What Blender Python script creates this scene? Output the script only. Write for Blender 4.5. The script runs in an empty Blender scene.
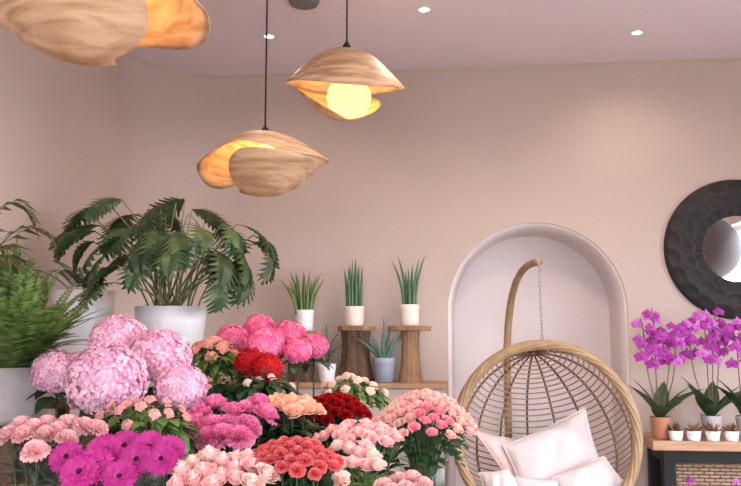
import bpy, math, random
from mathutils import Vector, Matrix, Quaternion
random.seed(7)
PI = math.pi
C = bpy.context.scene.collection
sin, cos = math.sin, math.cos
R_ = random.uniform

# ------------------------------------------------------------------ camera
FPX = 800.0
TH = math.atan((335 - 243) / FPX)
EYE = Vector((0, 0, 1.5))
cd = bpy.data.cameras.new('camera'); cam = bpy.data.objects.new('camera', cd); C.objects.link(cam)
cd.sensor_width = 36; cd.lens = 36 * FPX / 741; cd.clip_start = .05
cam.location = EYE; cam.rotation_euler = (PI / 2 + TH, 0, 0)
bpy.context.scene.camera = cam

def ray(px, py):
    x, y = px - 370.5, 243 - py
    return Vector((x, FPX * cos(TH) - y * sin(TH), FPX * sin(TH) + y * cos(TH)))
def P(px, py, Y):
    d = ray(px, py); return EYE + d * (Y / d.y)
def Pz(px, py, z):
    d = ray(px, py); return EYE + d * ((z - EYE.z) / d.z)
def mpx(Y): return Y / 808.0          # metres per pixel at a depth

# room frame: u along the back wall, w towards the back (0 at the wall)
AL = math.atan(.108)
EU = Vector((cos(AL), -sin(AL), 0)); EB = Vector((sin(AL), cos(AL), 0)); O0 = Vector((0, 5.32, 0))
def W(u, w, z): return O0 + EU * u + EB * w + Vector((0, 0, z))
RZ = -AL
def toroom(p):
    d = Vector(p) - O0; return d.dot(EU), d.dot(EB)
CEIL = 3.3

# ------------------------------------------------------------------ materials
def base_mat(name):
    m = bpy.data.materials.new(name); m.use_nodes = True
    n = m.node_tree; b = n.nodes['Principled BSDF']
    return m, n, b
def mat(name, col, rough=.6, col2=None, scale=8, stretch=None, island=0, metal=0, bump=0, bscale=60, spec=.5, translucent=0, rand=0, sheen=0):
    m, n, b = base_mat(name); L = n.links.new
    b.inputs['Roughness'].default_value = rough; b.inputs['Metallic'].default_value = metal
    b.inputs['Specular IOR Level'].default_value = spec
    c = (*col, 1)
    b.inputs['Base Color'].default_value = c
    tc = n.nodes.new('ShaderNodeTexCoord')
    src = None
    if col2 is not None:
        mx = n.nodes.new('ShaderNodeMix'); mx.data_type = 'RGBA'
        mx.inputs['A'].default_value = c; mx.inputs['B'].default_value = (*col2, 1)
        if island:
            g = n.nodes.new('ShaderNodeNewGeometry'); L(g.outputs['Random Per Island'], mx.inputs['Factor'])
        else:
            no = n.nodes.new('ShaderNodeTexNoise'); no.inputs['Scale'].default_value = scale; no.inputs['Detail'].default_value = 5
            if stretch:
                mp = n.nodes.new('ShaderNodeMapping'); mp.inputs['Scale'].default_value = stretch
                L(tc.outputs['Object'], mp.inputs['Vector']); L(mp.outputs['Vector'], no.inputs['Vector'])
            else: L(tc.outputs['Object'], no.inputs['Vector'])
            rp = n.nodes.new('ShaderNodeMapRange'); rp.inputs['From Min'].default_value = .3; rp.inputs['From Max'].default_value = .7
            L(no.outputs['Fac'], rp.inputs['Value']); L(rp.outputs['Result'], mx.inputs['Factor'])
        src = mx.outputs['Result']
    if rand:
        oi = n.nodes.new('ShaderNodeObjectInfo'); hs = n.nodes.new('ShaderNodeHueSaturation')
        mr = n.nodes.new('ShaderNodeMapRange'); mr.inputs['To Min'].default_value = 1 - rand; mr.inputs['To Max'].default_value = 1 + rand
        L(oi.outputs['Random'], mr.inputs['Value']); L(mr.outputs['Result'], hs.inputs['Value'])
        if src: L(src, hs.inputs['Color'])
        else: hs.inputs['Color'].default_value = c
        src = hs.outputs['Color']
    if src: L(src, b.inputs['Base Color'])
    if bump:
        nb = n.nodes.new('ShaderNodeTexNoise'); nb.inputs['Scale'].default_value = bscale; nb.inputs['Detail'].default_value = 4
        L(tc.outputs['Object'], nb.inputs['Vector'])
        bu = n.nodes.new('ShaderNodeBump'); bu.inputs['Strength'].default_value = bump; bu.inputs['Distance'].default_value = .01
        L(nb.outputs['Fac'], bu.inputs['Height']); L(bu.outputs['Normal'], b.inputs['Normal'])
    if translucent:
        tr = n.nodes.new('ShaderNodeBsdfTranslucent'); ms = n.nodes.new('ShaderNodeMixShader'); ms.inputs[0].default_value = translucent
        if src: L(src, tr.inputs['Color'])
        else: tr.inputs['Color'].default_value = c
        out = n.nodes['Material Output']
        L(b.outputs[0], ms.inputs[1]); L(tr.outputs[0], ms.inputs[2]); L(ms.outputs[0], out.inputs['Surface'])
    return m
def emit(name, col, s):
    m, n, b = base_mat(name)
    b.inputs['Base Color'].default_value = (*col, 1)
    b.inputs['Emission Color'].default_value = (*col, 1); b.inputs['Emission Strength'].default_value = s
    return m
def thin_glass(name, tint=(.93, .97, .96), mn=.05):
    m = bpy.data.materials.new(name); m.use_nodes = True; n = m.node_tree
    n.nodes.remove(n.nodes['Principled BSDF']); L = n.links.new
    t = n.nodes.new('ShaderNodeBsdfTransparent'); t.inputs['Color'].default_value = (*tint, 1)
    g = n.nodes.new('ShaderNodeBsdfGlossy'); g.inputs['Roughness'].default_value = .04
    f = n.nodes.new('ShaderNodeFresnel'); f.inputs['IOR'].default_value = 1.35
    ms = n.nodes.new('ShaderNodeMixShader')
    ge = n.nodes.new('ShaderNodeNewGeometry'); mu = n.nodes.new('ShaderNodeMath'); mu.operation = 'SUBTRACT'; mu.use_clamp = True
    L(f.outputs[0], mu.inputs[0]); L(ge.outputs['Backfacing'], mu.inputs[1]); L(mu.outputs[0], ms.inputs[0]); L(t.outputs[0], ms.inputs[1]); L(g.outputs[0], ms.inputs[2]); L(ms.outputs[0], n.nodes['Material Output'].inputs['Surface'])
    return m

def frost():
    m, n, b = base_mat('frosted_warm_globe'); L = n.links.new
    n.nodes.remove(b); e = n.nodes.new('ShaderNodeEmission'); e.inputs['Color'].default_value = (1, .62, .22, 1); e.inputs['Strength'].default_value = 3.0
    t = n.nodes.new('ShaderNodeBsdfTransparent'); t.inputs['Color'].default_value = (1, .93, .8, 1); ms = n.nodes.new('ShaderNodeMixShader'); ms.inputs[0].default_value = .5
    L(t.outputs[0], ms.inputs[1]); L(e.outputs[0], ms.inputs[2]); L(ms.outputs[0], n.nodes['Material Output'].inputs['Surface'])
    return m
M = dict(
    wall=mat('wall_paint', (.49, .395, .35), .85, (.465, .375, .33), 2.5, bump=.05, bscale=90),
    niche=mat('niche_plaster', (.68, .60, .59), .85, (.65, .57, .56), 3, bump=.05, bscale=90),
    ceiling=mat('ceiling_paint', (.73, .625, .665), .9, (.70, .60, .64), 2),
    floor=mat('floor_boards', (.42, .33, .27), .5, (.34, .26, .2), 4, (1, 9, 1)),
    white=mat('white_gloss', (.78, .76, .76), .4),
    trim=mat('white_trim', (.62, .56, .56), .7),
    potw=mat('white_ceramic', (.80, .76, .76), .35, (.74, .71, .72), 5),
    potp=mat('cream_ceramic', (.80, .66, .58), .45, (.75, .61, .54), 5),
    potg=mat('pale_stone', (.47, .41, .40), .8, (.40, .35, .35), 9, bump=.2),
    potb=mat('blue_grey_glaze', (.28, .31, .37), .4, (.22, .24, .30), 9),
    terra=mat('terracotta', (.42, .17, .09), .8, (.34, .13, .07), 12, bump=.1),
    zinc=mat('dark_bucket', (.07, .065, .06), .45, (.11, .10, .09), 9, metal=.3),
    tan=mat('tan_bucket', (.40, .27, .17), .7, (.30, .19, .12), 10, (2, 2, 14)),
    soil=mat('soil', (.05, .035, .025), .95, (.09, .06, .04), 40, bump=.6),
    wood=mat('oak_plank', (.42, .25, .14), .55, (.31, .17, .09), 5, (1.5, 14, 14)),
    stump=mat('log_wood', (.33, .19, .09), .7, (.17, .09, .045), 7, (9, 9, 1.5), bump=.4, bscale=25),
    bark=mat('dark_bark', (.14, .08, .045), .9, (.07, .04, .025), 9, (6, 6, 1.5), bump=.6, bscale=30),
    black=mat('black_steel', (.010, .010, .010), .6, spec=.2),
    ebony=mat('black_carved_wood', (.016, .013, .014), .62, (.026, .022, .023), 9, spec=.35),
    mirror=mat('mirror_glass', (.92, .92, .93), .02, metal=1),
    cane=mat('rattan_cane', (.37, .245, .125), .5, (.25, .155, .075), 14),
    rib=mat('dark_cane', (.17, .09, .055), .55, (.11, .06, .035), 20),
    weave=mat('woven_wicker', (.42, .29, .19), .6, (.33, .21, .13), 25),
    steel=mat('chain_steel', (.30, .28, .27), .35, metal=.9),
    cush=mat('white_cotton', (.66, .58, .58), .9, (.60, .52, .52), 30, bump=.25, bscale=160),
    cushp=mat('blush_linen', (.70, .50, .47), .95, (.62, .43, .41), 30, bump=.3, bscale=150),
    fringe=mat('ivory_piping', (.70, .62, .60), .9),
    cord=mat('black_cord', (.015, .012, .012), .6),
    vein=mat('stem_green', (.15, .20, .06), .5, (.26, .27, .11), 20, translucent=.15),
    stemd=mat('dark_stem', (.05, .085, .03), .55, (.08, .11, .04), 20),
    leaf=mat('leaf_green', (.06, .14, .03), .42, (.14, .24, .05), 1, island=1, translucent=.25),
    leafd=mat('leaf_dark_green', (.018, .05, .022), .4, (.035, .085, .03), 1, island=1, translucent=.2),
    leafg=mat('leaf_grey_green', (.07, .10, .075), .6, (.12, .16, .10), 1, island=1, translucent=.2),
    philo=mat('philodendron_leaf', (.026, .07, .028), .42, (.105, .15, .045), 1, island=1, translucent=.25, rand=.45),
    fern=mat('fern_green', (.045, .11, .02), .5, (.25, .34, .09), 1, island=1, translucent=.3),
    palm=mat('palm_leaf', (.04, .07, .018), .4, (.10, .09, .03), 6, translucent=.2),
    snake=mat('snake_plant_leaf', (.035, .10, .05), .4, (.08, .16, .08), 22, (1, 1, 6)),
    snakel=mat('variegated_leaf', (.05, .12, .03), .4, (.16, .22, .05), 22, (3, 3, 6)),
    aloe=mat('aloe_leaf', (.06, .13, .10), .45, (.10, .18, .13), 20),
    glass=thin_glass('clear_glass'), water=thin_glass('vase_water', (.90, .96, .92)),
    pane=thin_glass('window_glass', (.97, .98, 1)),
    bulb=frost(), spot=emit('spot_lens', (1, .9, .82), 14),
    dark=mat('flower_eye', (.02, .003, .010), .9, (.06, .01, .025), 300, spec=.1),
    sage=mat('grey_lacquer', (.16, .14, .15), .6),
)
def petal(name, a, b, tr=.3, rand=.08): return mat(name, a, .65, b, 1, island=1, translucent=tr, rand=rand, spec=.25)
PET = dict(
    lav=petal('lavender_petal', (.66, .31, .47), (.92, .60, .69)),
    cer=petal('cerise_petal', (.76, .09, .26), (.92, .30, .46)),
    hred=petal('scarlet_petal', (.46, .005, .011), (.58, .012, .014)),
    pale=petal('pale_pink_petal', (.94, .50, .51), (.96, .66, .65)),
    mag=petal('magenta_petal', (.40, .016, .17), (.52, .045, .26)),
    cream=petal('blush_cream_petal', (.93, .62, .54), (.95, .74, .66)),
    coral=petal('coral_petal', (.80, .12, .13), (.90, .27, .25)),
    hot=petal('hot_pink_petal', (.86, .14, .38), (.94, .42, .60)),
    peach=petal('peach_petal', (.92, .50, .34), (.95, .66, .50)),
    dred=petal('crimson_petal', (.40, .004, .010), (.52, .010, .014)),
    blush=petal('blush_petal', (.93, .52, .50), (.95, .66, .62)),
    spray=petal('spray_pink_petal', (.93, .50, .46), (.95, .68, .58)),
    sprayp=petal('spray_rose_deep_petal', (.90, .30, .38), (.93, .42, .46)),
    salm=petal('salmon_petal', (.85, .30, .25), (.92, .50, .38)),
    bud=petal('dusty_pink_bud', (.78, .30, .28), (.90, .52, .46)),
    ivory=petal('ivory_petal', (.82, .52, .44), (.88, .74, .60)),
    orch=petal('orchid_petal', (.28, .015, .23), (.44, .07, .37), .25),
    orchl=petal('orchid_light_petal', (.44, .07, .40), (.62, .20, .56), .25),
    lip=petal('orchid_lip', (.30, .01, .22), (.45, .02, .28), .1),
)

# ------------------------------------------------------------------ mesh helper
class MB:
    def __init__(s): s.v = []; s.f = []
    def add(s, vs, fs):
        o = len(s.v); s.v += [tuple(v) for v in vs]; s.f += [tuple(i + o for i in f) for f in fs]; return s
    def box(s, c, d, rz=0):
        x, y, z = d[0] / 2, d[1] / 2, d[2] / 2; m = Matrix.Rotation(rz, 3, 'Z'); c = Vector(c)
        vs = [c + m @ Vector((sx * x, sy * y, sz * z)) for sz in (-1, 1) for sx, sy in ((-1, -1), (1, -1), (1, 1), (-1, 1))]
        return s.add(vs, [(3, 2, 1, 0), (4, 5, 6, 7), (0, 1, 5, 4), (1, 2, 6, 5), (2, 3, 7, 6), (3, 0, 4, 7)])
    def tube(s, pts, r, n=8, caps=True, closed=False):
        pts = [Vector(p) for p in pts]; k = len(pts); rs = r if isinstance(r, (list, tuple)) else [r] * k
        up = None; vs = []; fs = []
        for i, p in enumerate(pts):
            a = pts[(i - 1) % k] if (closed or i > 0) else p
            b = pts[(i + 1) % k] if (closed or i < k - 1) else p
            t = (b - a).normalized() if (b - a).length > 1e-9 else Vector((0, 0, 1))
            if up is None: up = t.orthogonal().normalized()
            else:
                up = up - t * up.dot(t)
                up = up.normalized() if up.length > 1e-6 else t.orthogonal().normalized()
            q = t.cross(up)
            for j in range(n):
                an = 2 * PI * j / n; vs.append(p + (up * cos(an) + q * sin(an)) * rs[i])
        for i in range(k if closed else k - 1):
            for j in range(n):
                a, b = i * n + j, i * n + (j + 1) % n; i2 = (i + 1) % k
                fs.append((a, b, i2 * n + (j + 1) % n, i2 * n + j))
        if caps and not closed:
            fs.append(tuple(range(n))[::-1]); fs.append(tuple((k - 1) * n + j for j in range(n)))
        return s.add(vs, fs)
    def lathe(s, prof, n=32, c=(0, 0, 0)):
        vs = []; fs = []; c = Vector(c); k = len(prof)
        for r, z in prof:
            for j in range(n):
                a = 2 * PI * j / n; vs.append(c + Vector((r * cos(a), r * sin(a), z)))
        for i in range(k - 1):
            for j in range(n):
                fs.append((i * n + j, i * n + (j + 1) % n, (i + 1) * n + (j + 1) % n, (i + 1) * n + j))
        return s.add(vs, fs)
    def grid(s, fn, nu, nv, wrap=False):
        vs = []; fs = []
        for i in range(nu + (0 if wrap else 1)):
            for j in range(nv + 1): vs.append(fn(i / nu, j / nv))
        for i in range(nu):
            i2 = (i + 1) % nu if wrap else i + 1
            for j in range(nv): fs.append((i * (nv + 1) + j, i2 * (nv + 1) + j, i2 * (nv + 1) + j + 1, i * (nv + 1) + j + 1))
        return s.add(vs, fs)
    def ball(s, c, r, n=10, sc=(1, 1, 1)):
        c = Vector(c)
        return s.grid(lambda u, v: c + Vector((r * sc[0] * sin(PI * v) * cos(2 * PI * u), r * sc[1] * sin(PI * v) * sin(2 * PI * u), -r * sc[2] * cos(PI * v))), n, max(4, n // 2), True)
    def mesh(s, name, m, smooth=True):
        me = bpy.data.meshes.new(name); me.from_pydata(s.v, [], s.f); me.update()
        if smooth: me.polygons.foreach_set('use_smooth', [True] * len(me.polygons))
        if m: me.materials.append(m)
        return me
    def build(s, name, m, parent=None, smooth=True, bevel=0, solid=0):
        o = bpy.data.objects.new(name, s.mesh(name, m, smooth)); C.objects.link(o)
        if parent: o.parent = parent
        if solid:
            md = o.modifiers.new('solid', 'SOLIDIFY'); md.thickness = solid; md.offset = 0
        if bevel:
            md = o.modifiers.new('bevel', 'BEVEL'); md.width = bevel; md.segments = 2; md.limit_method = 'ANGLE'
        return o
def put(name, me, parent=None, loc=(0, 0, 0), rot=None, sc=None):
    o = bpy.data.objects.new(name, me); C.objects.link(o)
    if parent: o.parent = parent
    o.location = loc
    if rot is not None: o.rotation_euler = rot
    if sc is not None: o.scale = sc
    return o
def tag(o, label, cat, group=None):
    o['label'] = label; o['category'] = cat
    if group: o['group'] = group
    return o
def thing(name, label, cat, loc=(0, 0, 0), rz=0, group=None):
    o = bpy.data.objects.new(name, None); C.objects.link(o); o.empty_display_size = .05
    o.location = loc; o.rotation_euler = (0, 0, rz)
    return tag(o, label, cat, group)
def struct(o): o['kind'] = 'structure'; return o
def align(d):
    return Vector((0, 0, 1)).rotation_difference(Vector(d).normalized()).to_euler()

# ------------------------------------------------------------------ room
NU, NHW, NSPR, ND = 1.085, .575, 1.66, .42       # niche centre, half width, spring height, depth
UR, UL, WF = 3.6, -1.53, -7.0
CR = .6
arch = [(NU - NHW, 0), (NU - NHW, NSPR)] + [(NU - NHW * cos(PI * k / 24), NSPR + NHW * sin(PI * k / 24)) for k in range(1, 24)] + [(NU + NHW, NSPR), (NU + NHW, 0)]
b = MB()
b.add([W(UL + CR, 0, 0), W(NU - NHW, 0, 0), W(NU - NHW, 0, CEIL), W(UL + CR, 0, CEIL)], [(0, 1, 2, 3)])
b.add([W(NU + NHW, 0, 0), W(UR, 0, 0), W(UR, 0, CEIL), W(NU + NHW, 0, CEIL)], [(0, 1, 2, 3)])
for (u0, z0), (u1, z1) in zip(arch[1:-2], arch[2:-1]):
    b.add([W(u0, 0, z0), W(u1, 0, z1), W(u1, 0, CEIL), W(u0, 0, CEIL)], [(0, 1, 2, 3)])
struct(b.build('wall_back', M['wall'], smooth=False))
b = MB()
# rounded plaster edge, then the recess
def edge(k):
    r = .035
    return r
pts = arch
n = len(pts)
def off(i, d):           # arch outline shrunk by d
    u, z = pts[i]
    if i == 0 or i == 1: return (u + d, z)
    if i >= n - 2: return (u - d, z)
    a = PI * (i - 1) / 24
    return (NU - (NHW - d) * cos(a), NSPR + (NHW - d) * sin(a))
prof = [(0, 0)] + [(.018 * (1 - cos(t * PI / 8)), .018 * sin(t * PI / 8)) for t in range(1, 5)] + [(.03, .2), (.04, ND)]
vs = [W(*((off(i, d)[0], w, off(i, d)[1]))) for d, w in prof for i in range(n)]
fs = [(k * n + i, k * n + i + 1, (k + 1) * n + i + 1, (k + 1) * n + i) for k in range(len(prof) - 1) for i in range(n - 1)]
b.add(vs, fs)
b.add([W(off(i, .04)[0], ND, off(i, .04)[1]) for i in range(n)], [tuple(range(n))])
nic = struct(b.build('wall_niche', M['niche']))
nic.data.polygons[-1].use_smooth = False
b = MB()
cor = [(UL, WF)] + [(UL + CR - CR * cos(t * PI / 2 / 16), -CR + CR * sin(t * PI / 2 / 16)) for t in range(17)]
b.grid(lambda s, t: W(*cor[round(s * (len(cor) - 1))], t * CEIL), len(cor) - 1, 1)
struct(b.build('wall_left', M['wall']))
# right wall with a shop window, front wall with a door and a window
def wall_open(name, A, Bv, holes):
    """A(s, z) -> point; holes: list of (s0, s1, z0, z1)"""
    ss = sorted({0, Bv, *[h[0] for h in holes], *[h[1] for h in holes]}); zs = sorted({0, CEIL, *[h[2] for h in holes], *[h[3] for h in holes]})
    b = MB()
    for s0, s1 in zip(ss, ss[1:]):
        for z0, z1 in zip(zs, zs[1:]):
            cs, cz = (s0 + s1) / 2, (z0 + z1) / 2
            if any(h[0] < cs < h[1] and h[2] < cz < h[3] for h in holes): continue
            b.add([A(s0, z0), A(s1, z0), A(s1, z1), A(s0, z1)], [(0, 1, 2, 3)])
    return struct(b.build(name, M['wall'], smooth=False))
WR = (1.2, 6.5, .5, 2.7)
wall_open('wall_right', lambda s, z: W(UR, -s, z), 7.0, [WR])
WFh = (1.75, 4.95, .45, 2.75); WD = (.5, 1.45, 0, 2.3)
wall_open('wall_front', lambda s, z: W(UR - s, WF, z), UR - UL, [WFh, WD])
def window(name, A, h, rz, nm):
    s0, s1, z0, z1 = h
    root = MB()
    d = .07
    for s in [s0 + d / 2, s1 - d / 2] + [s0 + (s1 - s0) * k / nm for k in range(1, nm)]:
        root.box(A(s, (z0 + z1) / 2), (d, d, z1 - z0), rz)
    for z in (z0 + d / 2, z1 - d / 2): root.box(A((s0 + s1) / 2, z), (s1 - s0, d, d), rz)
    o = struct(root.build(name, M['white'], smooth=False))
    p = MB(); p.box(A((s0 + s1) / 2, (z0 + z1) / 2), (s1 - s0 - .02, .008, z1 - z0 - .02), rz); p.build('window_pane', M['pane'], o, smooth=False)
    return o
window('window_1', lambda s, z: W(UR + .05, -s, z), WR, RZ + PI / 2, 4)
window('window_2', lambda s, z: W(UR - s, WF - .05, z), WFh, RZ, 3)
dm = MB(); dm.box(W(UR - .975, WF - .05, 1.15), (.93, .05, 2.29), RZ); dd = struct(dm.build('door_1', M['white'], smooth=False, bevel=.005))
hm = MB(); hm.tube([W(UR - 1.35, WF + .03, .95), W(UR - 1.35, WF + .03, 1.25)], .012); hm.build('door_handle', M['steel'], dd)
b = MB(); b.add([W(UL - .3, WF - .2, 0), W(UR + .3, WF - .2, 0), W(UR + .3, ND + .1, 0), W(UL - .3, ND + .1, 0)], [(0, 1, 2, 3)])
struct(b.build('floor', M['floor'], smooth=False))
# ceiling with its downlight positions
b = MB(); b.add([W(UL - .1, WF - .1, CEIL), W(UR + .1, WF - .1, CEIL), W(UR + .1, .1, CEIL), W(UL - .1, .1, CEIL)], [(3, 2, 1, 0)])
struct(b.build('ceiling', M['ceiling'], smooth=False))
# slim cove where wall meets ceiling
path = [(UL, WF)] + cor[1:] + [(UR, 0)]
def inset(i, d):
    if i == 0: return (UL + d, WF)
    if i == len(path) - 1: return (UR, -d)
    t = (i - 1) * PI / 2 / 16
    return (UL + CR - (CR - d) * cos(t), -CR + (CR - d) * sin(t))
b = MB()
cp = [(0.001, -.012), (.005, -.011), (.008, -.007), (.011, -.004), (.013, 0)]
b.grid(lambda s, t: W(*inset(round(s * (len(path) - 1)), cp[round(t * 4)][0]), CEIL - .001 + cp[round(t * 4)][1]), len(path) - 1, 4)
struct(b.build('trim_1', M['wall']))
# low half wall with a timber ledge, left of the niche
LZ, LW = 1.205, -.33
uE = NU - NHW - .025
b = MB(); b.box(W((UL + CR * .3 + uE) / 2, LW / 2 - .001, (LZ - .03) / 2), (uE - UL - CR * .3, -LW - .004, LZ - .03), RZ)
struct(b.build('wall_ledge', M['wall'], smooth=False, bevel=.012))
b = MB(); b.box(W((UL + CR * .3 + uE) / 2 + .01, LW / 2 - .012, LZ - .015), (uE - UL - CR * .3 + .02, -LW + .015, .03), RZ)
o = struct(b.build('trim_ledge', M['wood'], smooth=False, bevel=.004)); o.name = 'trim_2'

# ------------------------------------------------------------------ lights of the place, some added out of view
sc = bpy.context.scene
wd = bpy.data.worlds.new('sky'); sc.world = wd; wd.use_nodes = True
bg = wd.node_tree.nodes['Background']; bg.inputs['Strength'].default_value = 12.5
_n = wd.node_tree; _t = _n.nodes.new('ShaderNodeTexCoord'); _x = _n.nodes.new('ShaderNodeSeparateXYZ'); _r = _n.nodes.new('ShaderNodeValToRGB')
_m = _n.nodes.new('ShaderNodeMapRange'); _m.inputs['From Min'].default_value = -1
_n.links.new(_t.outputs['Generated'], _x.inputs[0]); _n.links.new(_x.outputs['Z'], _m.inputs['Value']); _n.links.new(_m.outputs['Result'], _r.inputs['Fac']); _n.links.new(_r.outputs['Color'], bg.inputs['Color'])
_e = _r.color_ramp.elements      # street below the horizon, hazy sky above
_e[0].position = .46; _e[0].color = (.30, .29, .28, 1); _e[1].position = .53; _e[1].color = (.88, .92, 1, 1)
def portal(A, h, rz_dir):
    l = bpy.data.lights.new('window_daylight', 'AREA'); l.shape = 'RECTANGLE'; l.size = h[1] - h[0]; l.size_y = h[3] - h[2]
    l.cycles.is_portal = True
    o = bpy.data.objects.new('window_daylight', l); C.objects.link(o)
    o.location = A((h[0] + h[1]) / 2, (h[2] + h[3]) / 2)
    o.rotation_euler = Vector(rz_dir).to_track_quat('-Z', 'Z').to_euler()
portal(lambda s, z: W(UR + .11, -s, z), WR, -EU)
portal(lambda s, z: W(UR - s, WF - .11, z), WFh, EB)

def downlight(px, py, label, at=None, en=20):
    p = Vector((*at, CEIL)) if at else Pz(px, py, CEIL)
    t = thing('downlight', label, 'ceiling light', (p.x, p.y, CEIL), 0, 'recessed ceiling spots')
    b = MB(); b.lathe([(.036, 0), (.040, -.004), (.036, -.008), (.028, -.006), (.027, 0)], 24); b.build('ring', M['white'], t)
    b = MB(); b.lathe([(.028, -.003), (.015, -.006), (.0005, -.007)], 20); b.build('lens', M['spot'], t)
    l = bpy.data.lights.new('spot_beam', 'SPOT'); l.energy = en; l.spot_size = 2.7; l.spot_blend = 1; l.color = (1, .80, .66); l.shadow_soft_size = .035
    lo = bpy.data.objects.new('spot_beam', l); C.objects.link(lo); lo.parent = t; lo.location = (0, 0, -.03)
downlight(269, 36, 'recessed ceiling spot beside the cord of the lowest hanging lamp')
downlight(424, 9, 'recessed ceiling spot nearest the camera, up and right of the hanging lamps')
downlight(637, 32, 'recessed ceiling spot above the gap between arched niche and round mirror')
for x_, y_, lb_ in ((.95, 3.62, 'added recessed ceiling spot over the rattan chair, unseen above the top edge of the picture'),  # extra spots added out of view to light niche, chair and flowers
                    (-.62, 2.75, 'added recessed ceiling spot over the flowers, left one unseen above the top edge of the picture'),
                    (.28, 2.05, 'added recessed ceiling spot over the flowers, right one unseen above the top edge of the picture')):
    downlight(0, 0, lb_, (x_, y_), 90 if x_ > .9 else 30)
p = Pz(304, 1, CEIL)
b = MB(); b.lathe([(.0005, -.022), (.06, -.022), (.075, -.02), (.078, -.012), (.085, 0)], 32)
o = b.build('ceiling_speaker', M['sage']); o.location = (p.x, p.y, CEIL)
tag(o, 'round grey disc fixed to the ceiling between two lamp cords', 'ceiling speaker')

# ------------------------------------------------------------------ pendant lamps
vm, vn, vb = base_mat('wood_veneer')
def veneer():
    m, n, b = base_mat('wood_veneer'); L = n.links.new
    tc = n.nodes.new('ShaderNodeTexCoord'); mp = n.nodes.new('ShaderNodeMapping'); mp.inputs['Scale'].default_value = (3, 5, 26)
    no = n.nodes.new('ShaderNodeTexNoise'); no.inputs['Scale'].default_value = 1.6; no.inputs['Detail'].default_value = 6; no.inputs['Distortion'].default_value = .6
    cr = n.nodes.new('ShaderNodeValToRGB')
    cr.color_ramp.elements[0].position = .34; cr.color_ramp.elements[0].color = (.46, .28, .15, 1)
    cr.color_ramp.elements[1].position = .62; cr.color_ramp.elements[1].color = (.76, .56, .37, 1)
    L(tc.outputs['Object'], mp.inputs['Vector']); L(mp.outputs['Vector'], no.inputs['Vector']); L(no.outputs['Fac'], cr.inputs['Fac'])
    L(cr.outputs['Color'], b.inputs['Base Color']); b.inputs['Roughness'].default_value = .55
    tr = n.nodes.new('ShaderNodeBsdfTranslucent'); ms = n.nodes.new('ShaderNodeMixShader'); ms.inputs[0].default_value = .16
    L(cr.outputs['Color'], tr.inputs['Color']); L(b.outputs[0], ms.inputs[1]); L(tr.outputs[0], ms.inputs[2]); L(ms.outputs[0], n.nodes['Material Output'].inputs['Surface'])
    return m
M['veneer'] = veneer()
def angd(a, b): return (a - b + PI) % (2 * PI) - PI
def pendant(px, py, Y, label, R=.3, tilt=(0, 0), Hu=.15, Hl=.16, gap=[], up=[], wave=(0, 0), lr=1.0, bulb=(0, 0, 0), br=.075):
    c = P(px, py, Y)
    t = thing('pendant_lamp', label, 'pendant lamp', c, 0, 'wooden shell pendant lamps')
    rot = Matrix.Rotation(tilt[1], 3, 'Y') @ Matrix.Rotation(tilt[0], 3, 'X')
    def fall(lst, a): return sum(g * math.exp(-(angd(a, math.radians(d)) / math.radians(wd)) ** 2) for d, wd, g in lst)
    def shell(sign, H, lst, rr):
        def f(u, v):
            a = 2 * PI * u; r = R * v * rr
            r = r * (1 + .10 * max(0, v - .75) * 4 * (.5 + .5 * cos(2 * a + wave[1])))
            z = sign * H * (1 - v ** 2.3) + wave[0] * sin(2 * a + wave[1]) * v ** 3
            g = fall(lst, a)
            z += sign * g * v ** 3 if sign > 0 else 0
            if sign < 0:
                # the bowl is cut away: its rim stops part way down
                vv = v * (1 - min(.8, g)); r = R * rr * vv * (1 + .05 * max(0, v - .75) * 4); z = -H * (1 - vv ** 2.3) + wave[0] * sin(2 * a + wave[1]) * vv ** 3
            return rot @ Vector((r * cos(a), r * sin(a), z))
        return f
    for sgn, H, lst, rr, nm in ((1, Hu, up, 1, 'upper_shell'), (-1, Hl, gap, lr, 'lower_shell')):
        b = MB(); b.grid(shell(sgn, H, lst, rr), 72, 22, True)
        b.build(nm, M['veneer'], t, solid=.005)
    b = MB(); b.ball(bulb, br, 20); b.build('bulb', M['bulb'], t)
    l = bpy.data.lights.new('lamp_glow', 'POINT'); l.energy = 7; l.color = (1, .62, .28); l.shadow_soft_size = .03
    lo = bpy.data.objects.new('lamp_glow', l); C.objects.link(lo); lo.parent = t; lo.location = bulb
    top = rot @ Vector((0, 0, Hu))
    b = MB(); b.lathe([(.024, -.012), (.022, .012), (.010, .03), (.006, .038)], 16, top); b.build('cap', M['cord'], t)
    zc = CEIL - c.z
    b = MB(); b.tube([top + Vector((0, 0, .03)), Vector((top.x, top.y, zc - .02))], .0045, 8); b.build('cord', M['cord'], t)
    b = MB(); b.lathe([(.004, zc - .03), (.045, zc - .026), (.05, zc)], 24, (top.x, top.y, 0)); b.build('ceiling_rose', M['cord'], t)
    return t
pendant(264, 159, 3.9, 'wooden shell lamp hanging lowest, above the leafy plant in the big white pot', .295, (.03, .03), .13, .185,
        gap=[(205, 30, .55), (150, 40, .6)], up=[(262, 30, .03), (150, 42, -.12), (214, 26, -.04)], wave=(.012, 0), lr=.98)
pendant(345, 88, 4.0, 'wooden shell lamp with glowing globe showing below its pale dome, right of the lowest lamp', .285, (.20, .05), .20, .165,
        gap=[(300, 75, .78)], up=[], wave=(.012, 1), lr=.88, bulb=(.02, -.0, -.05), br=.115)
pendant(92, 4, 2.27, 'large wooden shell lamp cut off by the top edge of the picture', .31, (-.02, -.06), .13, .165,
        gap=[(14, 46, .72), (70, 40, .5)], up=[(30, 42, -.085), (-34, 26, -.035)], wave=(.012, 0), lr=.98)

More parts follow.
